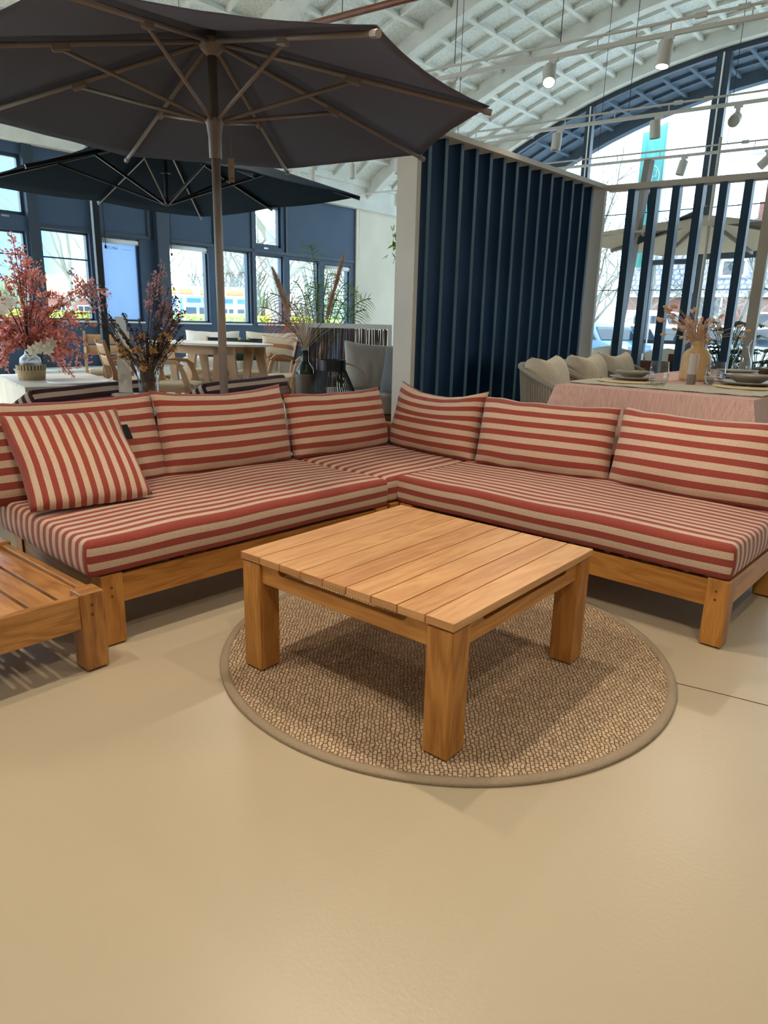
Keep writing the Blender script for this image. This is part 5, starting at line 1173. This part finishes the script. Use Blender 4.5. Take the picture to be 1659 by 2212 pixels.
# pale plaster band: leaning posts, plants and outdoor-style sofa between screen and window
t = thing('leaning_cantilever_mast', 'dark brown mast of the beige parasol rising behind the slatted screen', 'mast', (9.78, 3.92, 0)) if False else None
u3 = thing('beige_parasol', 'beige cantilever parasol with a dark mast behind the slatted screen', 'parasol', (10.95, 3.3, 0), -12)
hs = 1.5; z3, zt3 = 2.42, 2.78
m = MB(); tp = [Vector((hs*x, hs*y, z3)) for x, y in ((-1, -1), (0, -1), (1, -1), (1, 0), (1, 1), (0, 1), (-1, 1), (-1, 0))]; top = Vector((0, 0, zt3))
for k in range(8):
    A, C_ = tp[k], tp[(k+1) % 8]; m.grid(4, 5, lambda u, v, A=A, C_=C_: top.lerp(A, v).lerp(top.lerp(C_, v), u))
m.build('canopy', M_UMB3, u3, merge=True, solid=.003)
for k in range(8): m = MB(); m.bar(top-Vector((0, 0, .05)), tp[k]-Vector((0, 0, .03)), .03, .05); m.build('rib', M_TAUPE, u3)
m = MB(); m.bar((-1.3, .45, 0), (-1.15, .25, 3.35), .10, .09, (0, 1, 0)); m.build('mast', M_TAUPE, u3)
m = MB(); m.bar((-1.15, .25, 3.2), (-.5, .5, 2.2), .03, .04); m.bar((-1.2, .3, 2.35), (0, 0, 2.86), .07, .09); m.build('boom', M_BLK, u3)
m = MB(); m.box(-1.45, -1.1, .25, .62, 0, .07); m.build('base_plate', M_TAUPE, u3)
od = thing('teak_window_sofa', 'brown teak sofa with white cushions behind the slatted screen', 'sofa', (8.72, 4.5, 0), -82)
m = MB(); m.box(0, 1.72, -.02, .03, .15, .84, 0); m.build('back_board', M_DWOOD, od); m = MB(); m.box(0, 1.72, 0, .85, .25, .38, 0); m.build('seat_frame', M_DWOOD, od)
for k in range(2): cu = seat_cushion('seat_cushion', .84, .8, .15, M_CREAM, r=.03, parent=od, seed=k); cu.location = (.01+.855*k, .04, .38)
for x in (.5, 1.6): m = MB(); m.box(x, x+.08, -.02, .06, 0, .93, 2); m.build('post', M_DWOOD, od)
for k, (x, lb) in enumerate(((9.86, 'white woven armchair seen through the left gaps of the slatted screen'), (10.0, 'second pale armchair behind the screen, right of the first'))):
    t = thing('pale_armchair', lb, 'armchair', (10.35, 4.15-.85*k, 0), 95); m = MB(); m.grid(14, 5, lambda u, v: Vector(((.33+.05*v)*math.cos(R(-20+220*u)), (.33+.05*v)*math.sin(R(-20+220*u)), .42+.55*v-.12*v*abs(2*u-1)))); m.build('shell_back', M_CREAM, t, smooth=True, solid=.03)
    m = MB(); m.lathe([(0, 0), (.2, 0), (.33, .4), (.33, .5), (0, .52)], n=24); m.build('seat', M_CREAM, t)
def bushy(name, lb, loc, H_, W_, n, mt, seed, leaf=.11):
    t = thing(name, lb, 'plant', loc); m = MB(); m.lathe([(0, 0), (.14, 0), (.18, .35), (.15, .33), (0, .33)], n=20); m.build('pot', M_CERD, t); rr = random.Random(seed); st, lf = MB(), MB()
    for k in range(n):
        a = rr.uniform(0, 6.28); r_ = W_*rr.uniform(.3, 1); z = .4+(H_-.4)*rr.random(); p1 = Vector((r_*math.cos(a), r_*math.sin(a), z)); pts = spray(st, (0, 0, .3), p1, (p1.x*.3, p1.y*.3, z*1.0), .005, 6)
        for q in range(9):
            d = Vector((math.cos(q*.7-2.8+a), math.sin(q*.7-2.8+a), -.25)).normalized(); sd = d.cross(Vector((0, 0, 1))).normalized()*leaf*.14; b0 = p1; L_ = leaf*rr.uniform(.8, 1.3); i = [lf.av(b0), lf.av(b0+d*L_*.5+sd), lf.av(b0+d*L_), lf.av(b0+d*L_*.5-sd)]; lf.face(i)
    st.build('stems', mt, t); lf.build('leaves', mt, t); return t
bushy('potted_fan_plant', 'dark green leafy plant behind the screen left of the carafe', (9.95, 2.55, 0), 1.12, .3, 60, M_LEAF, 3, .15)
bushy('potted_fan_plant', 'taller dark green plant behind the pale end post of the screen', (9.7, 2.45, 0), 1.35, .38, 70, M_LEAF, 4, .16)
bushy('potted_fan_plant', 'leafy plant at the right edge beside the carafe', (9.5, 2.05, 0), 1.05, .35, 60, M_PALM, 5, .15)
m = MB(); m.tube([(10.05, 2.98, 0), (10.05, 2.98, 3.55)], .02, 8); tag(m.build('white_pole', M_WMET, smooth=True), 'thin white pole standing behind the slatted screen', 'pole')
# ------------------------------------------------------------------ unseen tracks and fill spots added to brighten the middle of the hall
tr6 = track((4.4, 11.5, 3.6), (4.75, 5.4, 3.6), 'added white lighting track above the loungers, hidden by the parasols', (1, 4))
tr7 = track((6.2, 11.8, 3.6), (6.28, 6.7, 3.6), 'added white lighting track above the oval dining table', (1, 3))
for x, y, tg, lb in ((4.45, 10.6, (3.6, 8.2, .8), 'added fill spotlight above the pink flower arrangement'), (4.6, 8.0, (3.5, 7.0, .6), 'added fill spotlight above the white low table'), (4.7, 6.2, (4.3, 4.8, .5), 'added fill spotlight above the second lounger'),
                     (6.22, 10.6, (5.6, 8.6, .6), 'added fill spotlight above the far sling chairs'), (6.25, 8.8, (6.4, 8.0, .6), 'added fill spotlight above the oval table top'), (6.28, 7.2, (5.8, 5.8, .6), 'added fill spotlight above the willow screen')):
    spotlight('track_spotlight', (x, y, 3.6), tg, 110, True, lb, 100)

# ------------------------------------------------------------------ outside
GZ = -.12
m = MB(); m.v = [(-60, 12.9, GZ), (19.3, 12.7, GZ), (19.3, -60, GZ), (160, -60, GZ), (160, 160, GZ), (-60, 160, GZ)]; m.face((0, 5, 4, 1)); m.face((1, 4, 3, 2))
gr = m.build('ground', M_ASPH); struct(gr, 'pale paved ground outside')
m = MB(); m.box(16.6, 19.3, -8, 12.6, GZ-.05, GZ+.08); struct(m.build('trim_10', M_ASPH), 'paved step outside the gable')
def bare_tree(name, lb, loc, H_, seed, spread=.5, depth=5, r0=None, group=None, lean=0, lo=.25):
    t = thing(name, lb, 'tree', loc, 0, group); rg = random.Random(seed); tk, tw = MB(), MB(); r0 = r0 or H_*.018
    def grow(p, d, L, r_, k):
        n = 4; pts = [p]; 
        for q in range(n):
            d = (d+Vector((rg.gauss(0, .12), rg.gauss(0, .12), rg.gauss(0, .05)+.02))).normalized(); pts.append(pts[-1]+d*L/n)
        (tk if k == 0 else tw).tube(pts, [r_*(1-.45*q/n) for q in range(n+1)], 6 if k < 2 else 3, cap=False)
        if k >= depth: return
        for b_ in range(2 if k else 5):
            i = rg.randint(2, n) if k else rg.randint(1, n); a = rg.uniform(0, 2*PI); sd = Vector((math.cos(a), math.sin(a), rg.uniform(-.1, .7))); nd_ = (d*(1-spread)+sd*spread).normalized()
            grow(pts[i], nd_, L*rg.uniform(.5, .78), r_*.5, k+1)
        grow(pts[-1], d, L*.7, r_*.55, k+1)
    grow(Vector((0, 0, 0)), Vector((lean, 0, 1)).normalized(), H_*.42, r0, 0)
    tk.build('trunk', M_BARK, t, smooth=True); tw.build('branches', M_TWIG, t)
    return t
bare_tree('street_tree', 'big bare tree with a thick trunk outside the windows right of the parasol pole', (15.0, 16.7, GZ), 11, 4, .55, 6, .26)
bare_tree('street_tree', 'thin bare tree outside the second window from the left', (10.9, 21.4, GZ), 8, 8, .5, 6, .09)
bare_tree('street_tree', 'bare tree behind the top left of the slatted screen', (24.1, 10.4, GZ), 7.0, 12, .6, 6, .12)
bare_tree('street_tree', 'bare tree with wide branches behind the right half of the screen', (21.8, 5.2, GZ), 5.2, 14, .7, 6, .10)
bare_tree('street_tree', 'low bare tree outside at the far right edge', (22.8, 3.5, GZ), 4.6, 15, .7, 6, .08)
GF = 'bare trees beyond the petrol station'
base = [bare_tree('far_tree', 'tall bare tree in the row beyond the petrol station', (44, 68, GZ), 15, 31, .5, 5, .22, GF), bare_tree('far_tree', 'tall bare tree in the row beyond the petrol station', (50, 66, GZ), 13, 32, .6, 5, .2, GF)]
rg = random.Random(77)
for k in range(24):
    a = R(41+k*.62+rg.uniform(-.3, .3)); r_ = rg.uniform(82, 98); o = copy_tree(base[k % 2], (r_*math.cos(a), r_*math.sin(a), GZ), rg.uniform(0, 360)); s_ = rg.uniform(.6, 1.05); o.scale = (s_*1.2, s_*1.2, s_)
GR_ = 'bare trees in front of the terraced houses'
b2 = bare_tree('garden_tree', 'bare twiggy tree in front of the terraced houses', (30, 11, GZ), 6.5, 41, .65, 5, .1, GR_)
for x, y, s_ in ((28.5, 13.2, 1.0), (31, 9.0, .8), (27, 12.0, 1.1), (30, 6.9, .75), (33, 14.5, 1.2)): o = copy_tree(b2, (x, y, GZ), rg.uniform(0, 360)); o.scale = (s_,)*3
# thicket and hedge (uncountable)
m = MB(); rg = random.Random(6)
for k in range(1500):
    a = R(rg.uniform(38, 72)); r_ = rg.uniform(84, 94); h_ = 5.4*(.5+.5*noise.noise(Vector((a*14, 0, 3))))+1.5; p = Vector((r_*math.cos(a), r_*math.sin(a), GZ)); m.tube([p, p+Vector((rg.gauss(0, .7), rg.gauss(0, .7), h_*rg.uniform(.6, 1.2)))], [.16, .05], 3, cap=False)
o = m.build('distant_thicket', M_BUSH); tag(o, 'grey green leafless thicket beyond the petrol station', 'thicket', kind='stuff')
def hedge(a, b_, h_, w_, lb, seed):
    m = MB(); rg = random.Random(seed); a = Vector(a); b_ = Vector(b_); L_ = (b_-a).length; d = (b_-a).normalized(); n = d.cross(Vector((0, 0, 1)))
    for k in range(int(L_*260)):
        p = a+d*rg.uniform(0, L_)+n*rg.uniform(-w_/2, w_/2)+Vector((0, 0, GZ+h_*(1-.5*rg.random()**3))); q = Vector((rg.gauss(0, 1), rg.gauss(0, 1), rg.gauss(0, 1))).normalized(); c_ = q.orthogonal().normalized()*.07; e = q.cross(c_)
        i = [m.av(p-c_), m.av(p+e), m.av(p+c_), m.av(p-e)]; m.face(i)
    m.M = Matrix.Translation(a) @ Matrix((d, n, Vector((0, 0, 1)))).transposed().to_4x4(); m.box(0, L_, -w_*.4, w_*.4, GZ, GZ+h_*.85)
    return tag(m.build('hedge', M_HEDGE), lb, 'hedge', kind='stuff')
hedge((9.5, 25.5, 0), (20.5, 19.5, 0), 1.42, .8, 'clipped yellow green hedge outside the windows', 3)
hedge((22.5, 2.0, 0), (23.5, 9.5, 0), .95, .6, 'low green hedge by the parked cars', 4)
# petrol station
ps = thing('petrol_station_canopy', 'petrol station canopy with yellow and red fascia seen over the hedge', 'canopy', (38.6, 58.2, GZ), -36)
m = MB(); m.box(0, 7.2, 0, 5, 3.3, 4.15, 0); m.build('canopy_slab', M_WTRIM, ps)
for x0, x1 in ((.3, 2.3), (2.9, 4.9), (5.3, 6.9)):
    m = MB(); m.box(x0, x1, -.04, 0, 3.5, 3.85); f_ = m.build('yellow_fascia', M_YEL, ps); m = MB(); m.box(x0, x1, -.05, 0, 3.38, 3.5); m.build('red_band', M_REDF, f_)
for x in (1.2, 6.0): m = MB(); m.box(x, x+.35, 1.5, 1.85, 0, 3.3, 2); m.build('pillar', M_WTRIM, ps)
for x in (2.2, 4.3): m = MB(); m.box(x, x+.6, .8, 1.2, 0, 1.7, 2); p_ = m.build('fuel_pump', M_REDF, ps); m = MB(); m.box(x+.05, x+.55, .78, .8, 1.0, 1.5); m.build('pump_display', M_WTRIM, p_)
pk = thing('petrol_station_shop', 'pale blue petrol station building with a gridded roller door', 'building', (37.0, 65.0, GZ), -38)
m = MB(); m.box(0, 13.5, 0, 6, 0, 3.6, 0); m.build('wall', M_LBL, pk)
for k in range(5): m = MB(); m.box(5.4+1.55*k, 6.7+1.55*k, -.05, 0, 2.75, 3.15); m.build('blue_sign_panel', M_BLUEP, pk)
m = MB(); m.box(10.0, 12.6, -.06, 0, 0, 2.4); gd = m.build('garage_door', M_WTRIM, pk)
for i in range(3):
    for j in range(4): m = MB(); m.box(10.12+.83*i, 10.8+.83*i, -.09, -.06, .2+.54*j, .6+.54*j); m.build('door_pane', M_CARG, gd)
for k in range(4): m = MB(); m.box(4.2+1.3*k, 5.2+1.3*k, -.06, 0, .5, 2.3); m.build('shop_window', M_CARG, pk)
t = thing('blue_display_board', 'large blue poster board at the petrol station forecourt', 'board', (33.9, 52.6, GZ), -36); m = MB(); m.box(0, 2.0, 0, .15, 0, 2.9); m.build('panel', M_BLUEP, t); m = MB(); m.box(.4, 1.6, -.02, 0, 2.0, 2.2); m.build('pale_stripe', M_WTRIM, t)
for k, (x, y) in enumerate(((19.7, 22.6), (20.5, 22.0))):
    t = thing('yellow_bollard', 'yellow and white bollard above the hedge, %s one' % ('left' if k == 0 else 'right'), 'bollard', (x, y, GZ)); m = MB(); m.tube([(0, 0, 0), (0, 0, 1.55)], .13 if k == 0 else .06, 12); m.build('post', M_YEL, t); m = MB(); m.tube([(0, 0, 1.55), (0, 0, 1.75)], .13 if k == 0 else .06, 12); m.build('white_cap', M_WTRIM, t)
m = MB(); m.tube([(27.6, 40.4, GZ), (27.6, 40.4, 8)], .08, 8); tag(m.build('street_pole', M_WTRIM), 'tall thin white pole at the petrol station', 'pole')
# houses
def house(name, lb, loc, rz, L_, D_, hw, hr, wallm, roofm, wins, ridge=0, chim=()):
    t = thing(name, lb, 'house', loc, rz); m = MB(); m.box(0, L_, 0, D_, 0, hw, 0); 
    i = [m.av(p) for p in ((0, 0, hw), (0, D_, hw), (0, D_/2, hr), (L_, 0, hw), (L_, D_, hw), (L_, D_/2, hr))]; m.face((i[0], i[2], i[1])); m.face((i[3], i[4], i[5])); m.build('wall', wallm, t)
    m = MB(); e = .35
    sl = math.hypot(D_/2, hr-hw)
    for s_ in (0, 1):
        y0 = -e if s_ == 0 else D_+e; zz = hw-e*(hr-hw)/(D_/2); i = [m.av((-e, y0, zz)), m.av((L_+e, y0, zz)), m.av((L_+e, D_/2, hr+.05)), m.av((-e, D_/2, hr+.05))]; m.face(i if s_ == 0 else i[::-1], [(0, 0), (L_, 0), (L_, sl), (0, sl)] if s_ == 0 else [(0, sl), (L_, sl), (L_, 0), (0, 0)])
    m.build('roof', roofm, t, solid=.1)
    for (x, z, w_, h_) in wins:
        m = MB(); m.box(x, x+w_, -.08, 0, z, z+h_); f_ = m.build('window', M_WTRIM, t); m = MB(); m.box(x+.08, x+w_/2-.04, -.1, -.08, z+.08, z+h_-.08); m.box(x+w_/2+.04, x+w_-.08, -.1, -.08, z+.08, z+h_-.08); m.build('pane', M_CARG, f_)
    for x in chim: m = MB(); m.box(x, x+.6, D_/2-.3, D_/2+.3, hr-.4, hr+.8); m.build('chimney', M_BRICK, t)
    m = MB(); m.box(-e, L_+e, -e-.05, -e+.05, hw-.35, hw-.2); m.build('gutter', M_WTRIM, t)
    return t
house('brick_house', 'red-roofed brick house seen through the left windows', (32.0, 67.8, GZ), -28, 5.6, 6, 3.2, 4.9, M_BRICK, M_ROOFR, [(.8, 1.0, .8, 1.1), (2.6, .8, 1.1, 1.4)])
house('terraced_house', 'long brick terrace with grey tiled roof and dormer behind the slatted screen', (36.2, 14.4, GZ), -88, 13.5, 7, 3.2, 6.6, M_BRICK, M_TILE, [(1.0, .8, 1.3, 1.3), (3.6, 1.9, 1.1, 1.0), (6.3, .8, 1.6, 1.4), (8.8, .7, 1.9, 1.5), (11.3, .7, 1.4, 1.5)], chim=(5,))
t = thing('dormer', 'small white dormer window on the tiled roof behind the screen', 'dormer', (36.8, 10.2, 3.5), -88); m = MB(); m.box(0, 1.3, 0, 1.6, 0, 1.1); m.build('cheek', M_BRICKL, t); m = MB(); m.box(.1, 1.2, -.05, 0, .15, .95); m.build('window_frame', M_WTRIM, t); m = MB(); m.box(.2, 1.1, -.07, -.05, .25, .85); m.build('pane', M_CARG, t)
# cars
def car(lb, loc, rz, paint, L_=3.9, van=False):
    t = thing('car' if not van else 'van', lb, 'car' if not van else 'van', loc, rz)
    H_ = 1.5 if not van else 2.0
    prof = [(-L_/2, .35), (-L_/2-.02, .62), (-L_/2+.12, .82), (-L_*.24, .95), (-L_*.12, H_-.1), (L_*.02, H_), (L_*.30, H_-.03), (L_*.44, .98), (L_/2, .85), (L_/2, .35)] if not van else [(-L_/2, .35), (-L_/2, .9), (-L_*.4, 1.1), (-L_*.3, H_-.1), (-L_*.2, H_), (L_/2, H_), (L_/2, .35)]
    m = MB(); m.prism(prof, -.82, .82); m.build('body', paint, t, bevel=.09, seg=4, smooth=True)
    gp = [(-L_*.22, .97), (-L_*.12, H_-.16), (L_*.02, H_-.08), (L_*.28, H_-.11), (L_*.38, .98)] if not van else [(-L_*.36, 1.15), (-L_*.29, H_-.2), (-L_*.05, H_-.2), (-L_*.05, 1.15)]
    m = MB(); m.prism(gp, -.835, .835); m.build('side_windows', M_CARG, t)
    m = MB(); fx0, fx1 = (-L_*.235, -L_*.135) if not van else (-L_*.385, -L_*.315)
    i = [m.av((fx0, -.68, .98 if not van else 1.15)), m.av((fx0, .68, .98 if not van else 1.15)), m.av((fx1, .62, H_-.14)), m.av((fx1, -.62, H_-.14))]; m.face(i); m.build('windscreen', M_CARG, t, solid=.02)
    for x in (-L_*.32, L_*.31):
        for y in (-.84, .66):
            m = MB(); m.M = Matrix.Translation((x, y+.09, .31)) @ Matrix.Rotation(R(90), 4, 'X'); m.lathe([(0, -.09), (.31, -.09), (.31, .09), (0, .09)], n=24); w_ = m.build('wheel', M_TYRE, t)
            m = MB(); m.M = Matrix.Translation((x, y+.09, .31)) @ Matrix.Rotation(R(90), 4, 'X'); m.lathe([(0, -.1), (.18, -.1), (.18, .1), (0, .1)], n=20); m.build('hub_cap', M_ALU, w_)
    for y in (-.55, .55): m = MB(); m.sphere((-L_/2+.06, y, .72), .13, 12, 8, (.5, 1, 1)); m.build('headlight', M_WTRIM, t, smooth=True)
    if van: m = MB(); m.box(L_*.1, L_/2+.02, -.84, .84, .6, 1.5); m.build('red_panel', M_CARR, t)
    m = MB(); m.box(-L_/2-.04, -L_/2+.02, -.45, .45, .42, .62); m.build('grille', M_CARG, t)
    return t
car('white small hatchback with round headlights parked at the right edge', (19.7, 3.1, GZ), 40, M_CARW, 3.7)
car('pale blue parked car seen between partition end and leaning mast', (22.6, 9.6, GZ), 60, M_CARB)
car('white car parked behind the third gap of the screen', (23.4, 7.9, GZ), 55, M_CARW)
car('white car behind the bunny tail grass', (23.0, 6.2, GZ), 35, M_CARW)
car('white van with a red rear behind the screen, left of the bunny tail grass', (27.5, 10.2, GZ), 80, M_CARW, 4.4, True)
# banner and lamp post
fl = thing('banner', 'tall teal banner with a white round emblem on a pole outside', 'banner', (20.7, 7.5, GZ), -74)
m = MB(); m.tube([(0, 0, 0), (0, 0, 6.75)], .035, 8); m.build('flagpole', M_WTRIM, fl)
m = MB(); m.grid(10, 30, lambda u, v: Vector((-.02-.62*u, .05*math.sin(u*14+v*3)*u, 3.0+3.7*v-.25*u*v)), None); m.build('cloth', M_TEAL, fl, smooth=True, solid=.004)
m = MB(); c0 = Vector((-.33, -.07, 5.35)); rE = .22
m.tube([c0+Vector((rE*math.cos(q/24*2*PI), 0, rE*1.3*math.sin(q/24*2*PI))) for q in range(25)], .009, 5); m.tube([c0+Vector((-.14, 0, -.05)), c0+Vector((-.14, 0, .12)), c0+Vector((.0, 0, .12))], .008, 5); m.tube([c0+Vector((.04, 0, -.18)), c0+Vector((.04, 0, .16)), c0+Vector((.14, 0, .16)), c0+Vector((.14, 0, .0)), c0+Vector((.04, 0, 0))], .008, 5)
m.build('emblem', M_WTRIM, fl)
lp = thing('street_lamp', 'curved street lamp outside at the upper right', 'street lamp', (28.9, 8.2, GZ)); m = MB(); m.tube([(0, 0, 0), (0, 0, 6.6), (0, -.1, 7.1), (.05, -.4, 7.4), (.1, -.8, 7.45)], .06, 8); m.build('pole', M_ALU, lp); m = MB(); m.sphere((.12, -.95, 7.42), .3, 12, 6, (.5, 1, .3)); m.build('lamp_head', M_ALU, lp, smooth=True)
